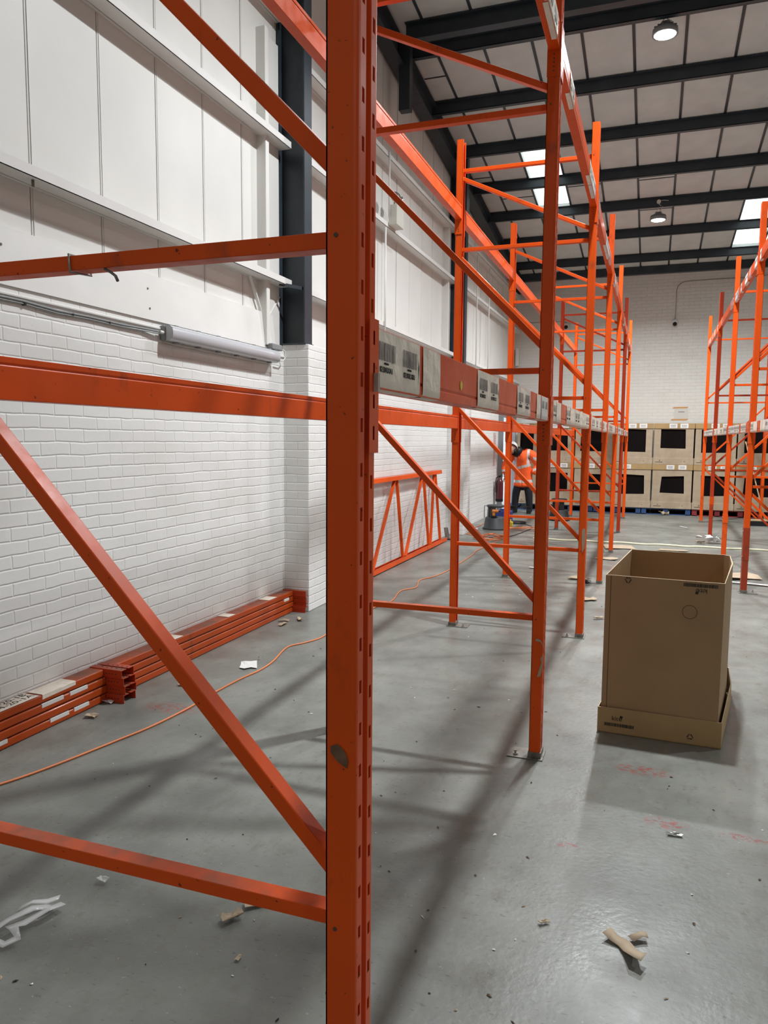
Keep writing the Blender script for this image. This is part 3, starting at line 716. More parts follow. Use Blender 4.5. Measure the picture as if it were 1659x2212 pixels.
# ------------------------------------------------------------------ pallets and boxes along the back wall
YS=17.30
def pallet(x0,x1,m,label):
    t=empty('pallet',((x0+x1)/2,YS,0),0,label,'pallet','pallets along the back wall'); w_=(x1-x0)/2
    b=MB()
    for k in range(5):
        y=.0+k*.225; b.box(-w_,w_,y,y+.10,.118,.138)
    for x in (-w_+.05,0,w_-.05):
        b.box(x-.05,x+.05,0,1.0,.10,.118); b.box(x-.05,x+.05,0,1.0,.0,.018)
    b.build('deck',m,t)
    b=MB(); 
    for x in (-w_,-.05,w_-.10):
        for y in (.0,.45,.9): b.box(x,x+.10,y,y+.10,.018,.10)
    b.build('blocks',m,t); b=MB(); b.box(-w_,w_,0,.1,.0,.016); b.build('bottom_board',m,t)
pl=[(-3.06,-2.20,BLUE,'blue pallet at the far left end of the row, behind the person'),(-2.18,-1.20,BLUE,'second blue pallet from the left, seen through the left rack run'),(-1.18,-.18,BLUE,'third blue pallet from the left of the row'),
    (-.16,.84,BLUE,'blue pallet below the fully visible boxes, next to the red one'),(.87,1.87,REDP,'red pallet beside the last blue one'),(1.89,2.89,REDP,'red pallet at the right edge of the row')]
for x0,x1,m,lb in pl: pallet(x0,x1,m,lb)
def stack_box(cx,z0,wd,ht,hole,label,rnx,tags,toprow):
    """front sleeve with a hole cut in it, lid on top, tray below"""
    t=empty('stacked_box',(cx,YS-.01,z0),0,label,'box','cardboard boxes stacked on pallets by the back wall')
    w_=wd/2; D=.96
    hx0,hx1,hz0,hz1=hole
    j=lambda s=.012: rnx.uniform(-s,s)
    b=MB(); zA,zB=.02,ht-.02; i_=.012
    H=[(hx0+j(),hz0+j()),(hx1+j(),hz0+j()),(hx1+j(.02),hz1+j()),(hx0+j(.02),hz1+j())]
    O=[(-w_+i_,zA),(w_-i_,zA),(w_-i_,zB),(-w_+i_,zB)]
    vs=[(x,0,z) for x,z in O]+[(x,0,z) for x,z in H]+[(x,.006,z) for x,z in H]
    b.add(vs,[(0,1,5,4),(1,2,6,5),(2,3,7,6),(3,0,4,7)],0); b.add(vs,[(4,5,9,8),(5,6,10,9),(6,7,11,10),(7,4,8,11)],1)
    for x in (-w_+i_,w_-i_): b.add([(x,0,zA),(x,D,zA),(x,D,zB),(x,0,zB)],[(0,1,2,3)],0)
    b.add([(-w_+i_,D,zA),(w_-i_,D,zA),(w_-i_,D,zB),(-w_+i_,D,zB)],[(0,1,2,3)],0)
    b.build('sleeve',[CARD_LT,CARD_EDGE],t,solid=0)
    b=MB(); b.box(-w_,w_,-.012,D+.01,.0,.14); tr=b.build('base_tray',CARD_LT,t,bevel=.003)
    b=MB(); b.box(-w_,w_,-.014,D+.012,ht-.115,ht); li=b.build('lid',CARD_IN,t,bevel=.003)
    b=MB(); b.box(hx0-.03,hx1+.03,.03,.12,hz0-.03,hz1+.03); c=b.build('black_slab',MATT_BLK,t); c['label']='plain black slab seen through the cut-out'  # plain black slab set just behind the opening
    p=MB(); p.box(w_-.14,w_-.075,-.0135,-.012,.06,.125-.01); p.box(-w_+.05,-w_+.20,-.0135,-.012,.045,.057); p.box(-w_+.13,-w_+.15,-.0135,-.012,.075,.095); p.box(w_-.19,w_-.175,-.0135,-.012,.06,.075)
    p.v=[v for v in p.v]; 
    # only the printed bar and mark; the square code is left out
    q=MB(); q.box(-w_+.05,-w_+.20,-.0135,-.0122,.045,.057); q.box(-w_+.13,-w_+.15,-.0135,-.0122,.075,.095); q.box(w_-.19,w_-.175,-.0135,-.0122,.06,.075); q.build('printing',INK2,tr)
    for (xa,xb) in tags:
        l=MB(); l.box(xa,xb,-.0165,-.0150,ht-.105,ht-.01); n_=9
        for k in range(n_):
            x=xa+(xb-xa)*(.18+.64*k/n_); l.box(x,x+(xb-xa)*.035,-.0175,-.0165,ht-.065,ht-.035,1)
        l.box(xa+(xb-xa)*.2,xb-(xb-xa)*.2,-.0175,-.0165,ht-.085,ht-.078,1)
        l.build('label',[LABELW,BARS],li)
rx=random.Random(9)
colx=[-2.70,-2.05,-1.22,-.39,.44,1.27,2.10,2.93]
H1=.955
cn=['at the left end of the row','second from the left end of the row','third from the left, mostly behind rack posts','with a wide dark cut-out, just left of the fully visible pair','in the fully visible pair between the two rack runs',
    'right of the fully visible pair, behind the thin rack posts','behind the second and first posts of the right-hand run','cropped by the right edge']
for k,x in enumerate(colx):
    wd=.46 if k==0 else .822
    dz=0
    lo=(-.23,.25,.34,.70) if k==4 else (-.25,.28,.30,.72)
    up=(-.27,.25,.34,.755) if k==4 else (-.28,.26,.27,.755)
    if k==0: lo=(-.15,.16,.30,.72); up=(-.16,.15,.27,.78)
    stack_box(x,.140,wd,H1,lo,'lower stacked cardboard box %s'%cn[k],rx,[(-.12,.04),(.12,.28)] if k%3 else [(-.18,-.02)],False)
    stack_box(x+.003,.140+H1+.002,wd,.885,up,'upper stacked cardboard box %s'%cn[k],rx,[(-.10,.06),(.12,.28)] if k else [(-.1,.05)],True)
# notice and tapes on the back wall
t=empty('paper_notice',(.60,YB-.002,2.235),0,'white paper notice on the back wall between two strips of orange tape','notice')
b=MB(); b.box(-.15,.15,-.002,0,-.13,.11); b.box(-.06,.07,-.0035,-.002,.02,.035,1); b.build('sheet',[mat('thin_paper',(.62,.61,.58),.7),BARS],t)
for (xa,xb,z) in ((-.19,.12,.125),(-.22,.13,-.145)):
    b=MB(); b.add([(xa,-.003,z-.018),(xb,-.003,z-.014),(xb+.03,-.003,z+.018),(xa+.03,-.003,z+.014)],[(0,1,2,3)]); b.build('tape_strip',TAPE,t,solid=-.001)
def cctv(x,y,z,label):
    t=empty('security_camera',(x,y,z),0,label,'camera','dome cameras on the back wall')
    b=MB(); b.lathe([(0,0),(.075,0),(.075,.02),(.055,.06),(.0,.075)],24,ax=(0,-1,0)); b.build('mount',WHITE,t)
    b=MB(); b.lathe([(0,.12),(.02,.115),(.036,.10),(.046,.07),(.045,.05),(.0,.04)],24,c=(0,0,-.02),ax=(0,-1,-.35)); b.build('dome',BLKPL,t)
cctv(.38,YB,4.27,'dome camera on the back wall below a looped cable'); cctv(-2.02,YB,4.30,'dome camera on the back wall seen through the left rack run')
b=MB(); b.tube([(.385,YB-.01,4.33),(.39,YB-.01,4.98),(.41,YB-.01,5.06),(.47,YB-.01,5.12),(.56,YB-.01,5.16),(1.2,YB-.012,5.17),(1.8,YB-.012,5.17),(2.4,YB-.012,5.20),(4,YB-.012,5.2)],.008,8)
tag(b.build('cable_conduit',GALV),'grey conduit running along the back wall and dropping to a camera','conduit')
b=MB(); b.tube([(-2.02,YB-.01,4.38),(-2.1,YB-.01,4.40),(-3.1,YB-.01,4.40)],.006,6); tag(b.build('cable_conduit',GALV),'thin cable on the back wall leading left from the camera behind the racks','conduit')
b=MB(); b.box(0,.07,-.13,.0,0,.42); o=b.build('wall_box',LABELW,bevel=.012); o.location=(XW,YB-.02,3.38); tag(o,'narrow white box high in the far left corner','box')

# ------------------------------------------------------------------ fittings on the left wall
t=empty('batten_light',(XW,5.145,2.305),0,'long grey unlit batten light on the brick wall','light fitting')
b=MB(); b.box(0,.045,-.80,.78,-.05,.05); b.build('housing',GREYH,t,bevel=.01)
b=MB()
pr=[(.045,-.052),(.075,-.050),(.098,-.034),(.104,0),(.098,.034),(.075,.050),(.045,.052)]; n=len(pr)
for (ya,yb) in ((-.79,.77),):
    vs=[(x,ya,z) for x,z in pr]+[(x,yb,z) for x,z in pr]; b.add(vs,[(k,k+1,n+k+1,n+k) for k in range(n-1)],0,True); b.add(vs,[tuple(range(n)),tuple(reversed(range(n,2*n)))],0)
b.build('diffuser',DIFF,t)
for k in range(6):
    for z in (-.056,.056):
        c=MB(); y=-.68+k*.27; c.box(.03,.058,y-.018,y+.018,z-.006,z+.006); c.build('clip',GREYH,t)
b=MB(); b.cyl((.03,-.80,.0),(.03,-.84,0),.012,n=12); b.build('cable_gland',WHITE,t)
b=MB(); pts=[(XW+.006,3.0,2.235),(XW+.006,3.3,2.238),(XW+.006,3.9,2.245),(XW+.006,4.15,2.262),(XW+.012,4.25,2.29),(XW+.03,4.29,2.305)]
pts=[(XW+.010,-1,2.31),(XW+.010,2.9,2.31),(XW+.010,3.15,2.312),(XW+.012,3.4,2.300),(XW+.010,3.65,2.305),(XW+.012,3.95,2.302),(XW+.016,4.15,2.306),(XW+.03,4.30,2.306)]
b.tube(pts,.0075,8); b.tube([(x+.002,y,z-.014) for x,y,z in pts],.0045,6)
tag(b.build('power_cable',GREYH),'grey cable clipped along the top of the brick wall to the batten light','cable')
for k,y in enumerate((3.17,3.52,3.83)):
    b=MB(); b.cyl((XW,y,2.298),(XW+.018,y,2.298),.009,n=8); b.build('cable_clip',BLKPL,bpy.data.objects['power_cable'])
t=empty('junction_box',(XW,5.93,2.385),0,'small grey junction box above the right end of the batten light','junction box')
b=MB(); b.box(.0,.07,-.10,.09,-.02,.03); b.build('body',GREYH,t,bevel=.008)
b=MB(); b.tube([(.05,.09,0),(.06,.14,-.01),(.06,.16,-.06),(.05,.13,-.10),(.04,.02,-.11)],.0055,8); b.build('cable_tail',WHITE,t)
t=empty('emergency_light',(-3.09,8.87,4.16),0,'cream twin-spot emergency light on the upper side wall','light fitting')
b=MB(); b.box(.0,.11,-.13,.13,.0,.24); b.build('body',CREAM,t,bevel=.01)
for dy,ax in ((-.07,(.7,-.9,.35)),(.08,(.9,.7,-.1))):
    b=MB(); b.cyl((.05,dy,.24),(.05,dy,.28),.012,n=10); 
    b.lathe([(.012,-.045),(.035,-.03),(.055,.0),(.062,.03),(.058,.032),(.05,.005),(.0,-.02)],20,c=(.06,dy,.33),ax=ax); b.build('spot_head',GLASSY,t)
for (y,z0,z1,lb) in ((8.60,2.6,4.1,'white conduit dropping down the cladding left of the emergency light'),(8.72,4.26,5.0,'white conduit rising from the sheeting rail beside the emergency light'),(13.55,2.5,4.9,'nearer of two thin pipes on the far cladding'),(14.6,2.5,4.9,'farther of two thin pipes on the far cladding')):
    b=MB(); b.tube([(-3.075 if y<9 else -3.08,y,z0),(-3.075 if y<9 else -3.08,y,z1)],.011,10); tag(b.build('conduit_pipe',WHITE),lb,'pipe')
for (y,z,lb) in ((3.22,2.93,'small bolt under the lower sheeting rail at far left'),):
    b=MB(); b.cyl((-3.13,y,z-.02),(-3.13,y,z+.015),.008,n=8); tag(b.build('bolt',PLATE),lb,'bolt')
# extinguisher at the door jamb
t=empty('fire_extinguisher',(-3.06,15.98,.27),0,'dark red fire extinguisher hung at the door frame','fire extinguisher')
b=MB(); b.lathe([(0,0),(.075,0),(.082,.01),(.082,.06)],24); b.build('base_ring',BLKPL,t)
b=MB(); b.lathe([(.081,.06),(.081,.40),(.07,.45),(.04,.49),(.022,.50),(.022,.53),(0,.53)],24); b.build('cylinder',REDX,t)
b=MB(); b.box(-.02,.02,-.02,.02,.52,.56); b.bar((0,0,.56),(.14,-.02,.60),.02,.01); b.bar((0,0,.54),(.12,-.02,.555),.02,.01); b.build('valve',BLKPL,t)
b=MB(); b.tube([(-.02,0,.54),(-.06,-.05,.52),(-.07,-.085,.42),(-.06,-.09,.2)],.010); b.build('hose',BLKPL,t)
b=MB(); b.box(0,.006,-.08,.08,-.35,.35); o=b.build('wall_sign',[mat('pink_sign',(.62,.45,.44),.5)]); o.location=(XW+.004,15.90,1.40); tag(o,'narrow sign plate on the brick wall beside the door frame','sign')
b=MB()
for k in range(8): b.box(0,.003,.035,.075,.26-k*.05,.29-k*.05)
o2=b.build('lettering',[mat('sign_red',(.6,.03,.04),.5)]); o2.parent=o; o2.location=(.006,0,0)

# ------------------------------------------------------------------ kick stools, tools, round base
def stool(x,y,rz,m,label,opening=True):
    t=empty('kick_stool',(x,y,0),rz,label,'step stool','kick stools beyond the racks')
    b=MB(); b.lathe([(0,.0),(.215,.0),(.225,.012),(.222,.028),(.205,.035),(.178,.20),(.165,.215),(0,.215)],40); b.build('base',m,t)
    b=MB(); 
    for a in (150,205,260): 
        b.bar((.125*math.cos(R(a)),.125*math.sin(R(a)),.21),(.115*math.cos(R(a)),.115*math.sin(R(a)),.40),.10,.03,side=(-math.sin(R(a)),math.cos(R(a)),0))
    b.build('riser',m,t,bevel=.004)
    b=MB(); b.lathe([(0,.395),(.145,.395),(.155,.405),(.155,.425),(.145,.435),(0,.435)],36); b.build('top_step',m,t)
    b=MB(); b.tube([(-.15,-.05,.42),(-.185,-.06,.42),(-.19,-.06,.30),(-.185,-.06,.20)],.006); b.build('handle_wire',BLKPL,t)
    return t
stool(-2.60,13.25,0,GREYPL,'dark grey kick stool by the side wall with a cordless drill resting in it')
stool(-1.70,15.22,R(40),BLKPL,'black kick stool behind the fifth frame of the left run')
t=empty('cordless_drill',(-2.58,13.11,.221),R(20),'orange and black cordless drill on the lower step of the grey stool','drill')
b=MB(); b.cyl((-.05,0,.115),(.06,0,.115),.032,.028,n=16); b.box(-.045,.0,-.018,.018,.03,.11); b.build('body',mat('drill_orange',(.65,.20,.03),.45),t,bevel=.005)
b=MB(); b.cyl((.06,0,.115),(.10,0,.115),.02,.012,n=14); b.build('chuck',BLKPL,t); b=MB(); b.box(-.065,.03,-.032,.032,.0,.035); b.build('battery',BLKPL,t,bevel=.005)
b=MB(); b.box(-.17,.17,-.1,.1,0,.26); b.box(-.06,.06,-.015,.015,.26,.29); o=b.build('tool_case',mat('blue_case',(.02,.04,.20),.5),bevel=.01); o.location=(-2.62,14.1,0); tag(o,'blue tool case on the floor behind the grey stool','case')
b=MB(); b.box(-.05,.05,-.05,.05,0,.09); b.cyl((0,0,.09),(0,0,.13),.025,n=12); o=b.build('power_tool',mat('tool_yellow',(.6,.45,.03),.5),bevel=.01); o.location=(-2.42,13.75,0); tag(o,'small yellow tool on the floor right of the blue case','tool')
b=MB(); b.lathe([(0,0),(.20,0),(.205,.01),(.20,.028),(.17,.036),(.05,.045),(0,.045)],36); o=b.build('round_base',BLKPL); o.location=(-2.42,14.35,0); tag(o,'flat round black base lying in front of the person','base')
b=MB(); b.box(-.04,.04,-.03,.03,0,.03); b.box(-.04,-.02,-.03,.03,0,.05); o=b.build('socket_block',LABELW,bevel=.006); o.location=(-2.9,13.0,0); tag(o,'small pale socket block left of the grey stool','socket')
# broom
t=empty('broom',(2.03,15.74,0),R(8),'broom standing on the floor by the right-hand run','broom')
b=MB(); b.box(-.24,.24,-.03,.03,.09,.125); b.build('head',WOOD,t,bevel=.008)
b=MB(); b.box(-.235,.235,-.035,.035,.0,.09); b.build('bristles',BLKPL,t)
b=MB(); b.tube([(.06,0,.11),(-.17,.75,1.60)],.013); b.build('handle',WOOD,t)

# ------------------------------------------------------------------ cords and the strip across the floor
def smooth_path(pts,sub=6):
    out=[]; n=len(pts)
    for i in range(n-1):
        p0,p1,p2,p3=[Vector(pts[min(max(k,0),n-1)]) for k in (i-1,i,i+1,i+2)]
        for s in range(sub):
            t_=s/sub; out.append(.5*((2*p1)+(-p0+p2)*t_+(2*p0-5*p1+4*p2-p3)*t_*t_+(-p0+3*p1-3*p2+p3)*t_**3))
    out.append(Vector(pts[-1])); return out
ck=[(-2.95,2.1),(-2.757,2.507),(-2.673,2.757),(-2.594,3.097),(-2.543,3.34),(-2.518,3.656),(-2.523,3.94),(-2.51,4.227),(-2.483,4.428),(-2.496,4.653),(-2.566,5.008),(-2.50,5.17),(-2.44,5.379),(-2.47,5.8),(-2.43,6.432),(-2.359,6.844),(-2.43,7.35),(-2.335,7.6),(-2.42,8.0),(-2.33,8.3),(-2.281,8.786),(-2.282,10.05),(-2.317,10.5),(-2.25,11.3),(-2.212,11.9)]
b=MB(); b.tube(smooth_path([(x,y,.0065) for x,y in ck]),.0058,8); tag(b.build('extension_cord',CORD),'long orange extension cord snaking along the floor below the side wall','cord')
b=MB(); pts=[]
for k in range(60):
    a=k*.42; r_=.20+.05*math.sin(k*1.7); pts.append((-2.40+r_*1.1*math.cos(a)+.02*math.sin(k),11.9+r_*1.6*math.sin(a),.007+.0006*k+.01*abs(math.sin(k*.9))))
b.tube(smooth_path(pts,3),.006,6); tag(b.build('cord_coil',CORD),'loosely coiled orange cord on the floor before the grey stool','cord')
b=MB(); b.tube(smooth_path([(-3.05,15.3,.006),(-3.0,14.3,.006),(-2.95,13.6,.01),(-3.0,12.9,.01),(-2.8,12.6,.01),(-2.9,12.3,.006),(-2.6,12.1,.006),(-2.25,12.0,.006)]),.006,6); tag(b.build('extension_cord',CORD),'orange cord by the wall running behind the grey stool','cord')
b=MB(); b.tube(smooth_path([(-2.45,13.45,.02),(-2.2,13.5,.01),(-2.0,13.62,.02),(-1.8,13.55,.01),(-2.1,13.4,.015),(-2.4,13.35,.01),(-2.1,13.58,.02),(-1.75,13.75,.006)]),.008,6); tag(b.build('cord_coil',CORD),'flattened orange cord bundle right of the grey stool','cord')
b=MB(); b.tube(smooth_path([(-2.25,14.2,.01),(-2.0,13.7,.012),(-2.05,12.9,.006),(-2.15,12.3,.006),(-2.3,12.1,.006),(-2.45,12.0,.006)]),.006,6); tag(b.build('black_cable',BLKPL),'thin black cable trailing from the round base towards the coil','cable')
pts=[(-1.75+k*.145,12.13+.035*math.sin(k*1.5)+.012*math.sin(k*3.1),.012) for k in range(40)]
b=MB(); b.tube(smooth_path(pts,3),.016,8); tag(b.build('hose',PALEY),'pale wavy hose lying straight across the aisle floor','hose')

# ------------------------------------------------------------------ litter
def scrap(name,cx,cy,pts,m,label,rz=0,curl=.01,th=.003,seed=0,z=.002,cat='scrap'):
    rn_=random.Random(seed); n=len(pts); mx=sum(p[0] for p in pts)/n; my=sum(p[1] for p in pts)/n
    ring=[(x,y,rn_.uniform(.2,1)*curl) for x,y in pts]; mid=[((x+mx)/2,(y+my)/2,rn_.uniform(0,.8)*curl) for x,y in pts]
    vs=ring+mid+[(mx,my,curl*.3)]
    fs=[(k,(k+1)%n,n+(k+1)%n,n+k) for k in range(n)]+[(n+k,n+(k+1)%n,2*n) for k in range(n)]
    b=MB(); b.add(vs,fs); o=b.build(name,m,solid=-th); o.location=(cx,cy,z+th); o.rotation_euler=(0,0,rz); return tag(o,label,cat)
J=lambda w_,h_,s:[(x*w_/2*random.Random(s+i).uniform(.75,1.15),y*h_/2*random.Random(s*7+i).uniform(.75,1.15)) for i,(x,y) in enumerate(((-1,-1),(-.3,-1.1),(.4,-.8),(1,-1),(1.05,0),(.9,1),(.2,.8),(-.4,1.05),(-1,.9),(-.9,.1)))]
def strip_poly(pts,w_):
    pts=[Vector((x,y)) for x,y in pts]; L1=[];L2=[]
    for i,p in enumerate(pts):
        d=(pts[min(i+1,len(pts)-1)]-pts[max(i-1,0)]).normalized(); n_=Vector((-d.y,d.x))*w_/2; L1.append(p+n_); L2.append(p-n_)
    return L1,L2
def ribbon(name,cx,cy,pts,w_,m,label,zs=None,cat='scrap'):
    L1,L2=strip_poly(pts,w_); n=len(pts); zs=zs or [.004]*n; b=MB()
    b.add([(p.x,p.y,zs[i]) for i,p in enumerate(L1)]+[(p.x,p.y,zs[i]+.004*math.sin(i*2)) for i,p in enumerate(L2)],[(i,i+1,n+i+1,n+i) for i in range(n-1)],0,True)
    o=b.build(name,m,solid=-.0008); o.location=(cx,cy,.002); return tag(o,label,cat)
t=ribbon('plastic_film',-1.88,1.74,[(.03,.14),(.0,.08),(-.045,.02),(-.06,-.05),(-.02,-.085),(.03,-.07),(.055,-.04),(.03,-.03),(.0,-.02),(.01,.03),(.05,.09),(.06,.15)],.028,FILMC,'crumpled clear plastic strip on the floor at lower left',[.01,.03,.02,.012,.03,.012,.02,.04,.03,.015,.03,.02],'film')
ribbon('plastic_film',-1.93,1.83,[(-.02,.0),(.02,.015),(.05,.05),(.085,.07)],.025,FILMC,'short end of the clear plastic strip at lower left',[.01,.03,.02,.03],'film')
scrap('plastic_film',-1.80,2.06,J(.045,.03,4),FILMC,'tiny clear plastic piece above the crumpled plastic strip',curl=.02,th=.001)
scrap('paper_scrap',-2.62,4.52,J(.13,.17,3),PAPER,'torn cream paper on the floor beyond the orange cord',rz=.4,curl=.008,th=.001,seed=1)
scrap('cardboard_scrap',-1.255,2.04,J(.075,.045,6),CARD_LT,'left of two torn cardboard bits under the nearest brace',rz=.9,curl=.018,seed=5)
scrap('cardboard_scrap',-1.185,2.17,[(-.09,-.02),(-.03,-.024),(.03,-.018),(.09,-.024),(.095,.005),(.085,.026),(.0,.018),(-.085,.02)],CARD_LT,'long torn cardboard strip under the nearest brace',rz=.75,curl=.014,seed=7)
scrap('cardboard_scrap',-1.135,1.88,J(.014,.03,8),CARD_LT,'tiny tan crumb below the two cardboard bits',curl=.006,th=.001)
scrap('tape_scrap',-1.005,2.19,J(.05,.05,21),LABELW,'white tape scrap half hidden by the nearest post',curl=.015,th=.001)
ribbon('cardboard_scrap',-.03,2.36,[(-.045,.03),(-.02,.015),(.01,.0),(.03,-.035),(.045,-.075),(.07,-.085)],.045,CARD_LT,'curled leaf-like tan scrap on the floor at lower right',[.02,.006,.008,.012,.03,.035])
ribbon('cardboard_scrap',0.0,2.385,[(.0,.0),(.03,.025),(.05,.03)],.03,CARD_LT,'short tan flap beside the curled scrap at lower right',[.01,.015,.018])
scrap('cardboard_scrap',-.275,2.38,J(.04,.016,31),CARD_LT,'small pale chip on the floor right of the nearest post',rz=.6,curl=.008,th=.002)
scrap('cardboard_scrap',-2.955,3.33,J(.07,.05,14),CARD_LT,'yellowish scrap beside the near stack of spare beams',rz=.2,curl=.02,th=.001)
scrap('cardboard_scrap',-2.80,3.98,J(.05,.03,17),CARD_LT,'small tan chip beside the far stack of spare beams',curl=.006)
for k,(x,y,a) in enumerate(((-2.97,5.74,.4),(-2.92,5.62,1.4),(-2.86,5.83,2.2))):
    scrap('cardboard_scrap',x,y,J(.10,.04,40+k),CARD_LT,['largest','left-hand','right-hand'][k]+' torn scrap at the pier end of the far beam stack',rz=a,curl=.02,th=.002,seed=k)
scrap('cardboard_scrap',-.74,8.76,J(.26,.14,51),CARD_LT,'torn cardboard behind the third post of the left run',rz=-.3,curl=.03,seed=3)
scrap('cardboard_scrap',-.66,8.50,J(.18,.08,57),BLKPL,'black torn wrapping beside the third post of the left run',rz=-.2,curl=.03,seed=4,z=.006)
scrap('cardboard_scrap',-.54,7.66,J(.15,.16,52),CARD_LT,'square cardboard scrap between the second and third posts',rz=.1,curl=.012,seed=5)
scrap('cardboard_scrap',-.385,6.86,J(.10,.05,53),CARD_LT,'small pale cardboard chip on the aisle floor near the open box',rz=.5,curl=.02,seed=6)
scrap('paper_scrap',-1.33,9.33,J(.12,.07,54),PAPER,'small white paper scrap between the front and rear posts',curl=.012,th=.001)
scrap('cardboard_scrap',-.41,11.66,J(.50,.42,55),CARD_LT,'flat cardboard sheet before the pale hose, left of the open box',rz=.1,curl=.012,seed=8)
scrap('cardboard_scrap',-.50,10.46,J(.28,.22,56),CARD_LT,'smaller flat cardboard piece nearer than the sheet by the hose',rz=-.2,curl=.012,seed=9)
scrap('cardboard_scrap',.33,11.62,J(.42,.16,58),CARD_LT,'flat cardboard strip showing just above the rim of the open box',curl=.012,seed=9)
scrap('cardboard_scrap',.98,9.62,J(.55,.42,60),CARD_LT,'folded cardboard sheet behind the nearest post of the right-hand run',rz=.25,curl=.03,seed=2)
scrap('cardboard_scrap',1.12,9.15,[(-.35,-.02),(.0,-.03),(.35,-.05),(.36,.03),(.0,.04),(-.35,.03)],PAPER,'long white strip on the floor at the foot of the right-hand run',rz=-.15,curl=.015)
scrap('cardboard_scrap',.80,9.05,J(.20,.08,61),CARD_LT,'yellowish flat scrap left of the nearest right-hand post',curl=.006)
scrap('paper_scrap',.98,12.75,J(.24,.2,62),PAPER,'crumpled white bag by the second right-hand post',curl=.14,th=.002,seed=12)
scrap('cardboard_scrap',.78,12.6,J(.16,.10,63),CARD_LT,'cardboard corner beside the crumpled white bag',curl=.06,seed=13)
scrap('paper_scrap',.80,13.45,J(.11,.09,64),PAPER,'small white scrap beside the foot of the third right-hand post',curl=.03,th=.001)
scrap('paper_scrap',.62,14.9,J(.04,.28,65),PAPER,'thin white sliver on the far aisle floor',rz=.5,curl=.006,th=.001)
scrap('cardboard_scrap',.30,17.15,J(.20,.10,66),CARD_LT,'crumpled card in front of the blue pallet',rz=.3,curl=.09,seed=15)
scrap('film_scrap',.15,3.13,J(.06,.02,70),GALV,'shiny foil sliver on the aisle floor under the open box shadow',curl=.012,th=.001,cat='foil')
scrap('film_scrap',-3.02,3.55,J(.07,.04,71),FILMC,'clear film crumple at the foot of the near beam stack',curl=.02,th=.001,cat='film')
rc=random.Random(77); b=MB(); nb=0
while nb<230:
    y=1.5+7.5*rc.random()**1.3; x=rc.uniform(-2.7 if y>2.6 else -1.8,.75)
    if -.40<x<.66 and 4.0<y<5.4: continue
    w_,h_=rc.uniform(.003,.013),rc.uniform(.002,.006); a_=rc.uniform(0,3.1); n=5; m_=rc.choice((0,0,1,2,3))
    pts=[(w_*math.cos(2*math.pi*k/n)*rc.uniform(.6,1.2),h_*math.sin(2*math.pi*k/n)*rc.uniform(.6,1.2)) for k in range(n)]
    pts=[(x+p*math.cos(a_)-q_*math.sin(a_),y+p*math.sin(a_)+q_*math.cos(a_)) for p,q_ in pts]
    b.add([(p,q_,.0005+rc.random()*.003) for p,q_ in pts]+[(x,y,.005)],[(k,(k+1)%n,n) for k in range(n)],m_); nb+=1
tag(b.build('floor_debris',[INK2,BLACKISH,CARD_LT,LABELW]),'scattered crumbs and grit on the grey floor','debris',kind='stuff')

# ------------------------------------------------------------------ person by the door
def skin(name, joints, edges, m, parent=None, lv=2, root=0, smooth=True):
    me=bpy.data.meshes.new(name); me.from_pydata([j[0] for j in joints],edges,[]); o=bpy.data.objects.new(name,me); C.objects.link(o)
    sk=o.modifiers.new('sk','SKIN'); sk.use_smooth_shade=True; sk.branch_smoothing=.4
    if not me.skin_vertices: bpy.context.view_layer.objects.active=o
    if not me.skin_vertices:
        bm=bmesh.new(); bm.from_mesh(me); bm.verts.layers.skin.verify(); bm.to_mesh(me); bm.free()
    for i,(p,rx_) in enumerate(joints):
        v=me.skin_vertices[0].data[i]; v.radius=rx_ if isinstance(rx_,tuple) else (rx_,rx_); v.use_root=(i==root)
    sb=o.modifiers.new('ss','SUBSURF'); sb.levels=lv; sb.render_levels=lv
    bpy.context.view_layer.update(); dg=bpy.context.evaluated_depsgraph_get()
    nm=bpy.data.meshes.new_from_object(o.evaluated_get(dg)); o.modifiers.clear(); o.data=nm; bpy.data.meshes.remove(me)
    nm.materials.clear(); 
    for mm in (m if isinstance(m,(list,tuple)) else [m]): nm.materials.append(mm)
    for p in nm.polygons: p.use_smooth=True
    if parent: o.parent=parent
    return o
PX,PY=-2.62,16.42
per=empty('person',(PX,PY,0),0,'person in orange high-visibility jacket and white hard hat bending down by the side door','person')
# body: pelvis, spine, head, arms, legs, with fingers; x right in the picture, -y towards the camera
J_=[((0,0,.88),(.15,.11)),((-.01,-.02,1.06),(.14,.10)),((-.04,-.07,1.24),(.13,.09)),((-.10,-.13,1.36),(.055,.055)),((-.15,-.19,1.41),(.06,.065)),((-.21,-.25,1.425),(.08,.09)),((-.235,-.285,1.39),(.06,.07)),
    ((.13,-.06,1.34),.06),((.225,-.03,1.27),.055),((.33,.02,1.04),.043),((.16,-.05,.84),.028),
    ((-.20,-.08,1.33),.06),((-.28,-.08,1.25),.055),((-.37,-.12,1.04),.043),((-.36,-.24,.83),.03),
    ((.09,0,.82),.10),((.125,-.01,.46),.065),((.14,.02,.09),.045),((.14,-.09,.04),.026),
    ((-.10,0,.82),.10),((-.15,-.02,.46),.065),((-.18,.03,.09),.045),((-.20,-.06,.04),.026)]
E_=[(0,1),(1,2),(2,3),(3,4),(4,5),(5,6),(2,7),(7,8),(8,9),(9,10),(2,11),(11,12),(12,13),(13,14),(0,15),(15,16),(16,17),(17,18),(0,19),(19,20),(20,21),(21,22)]
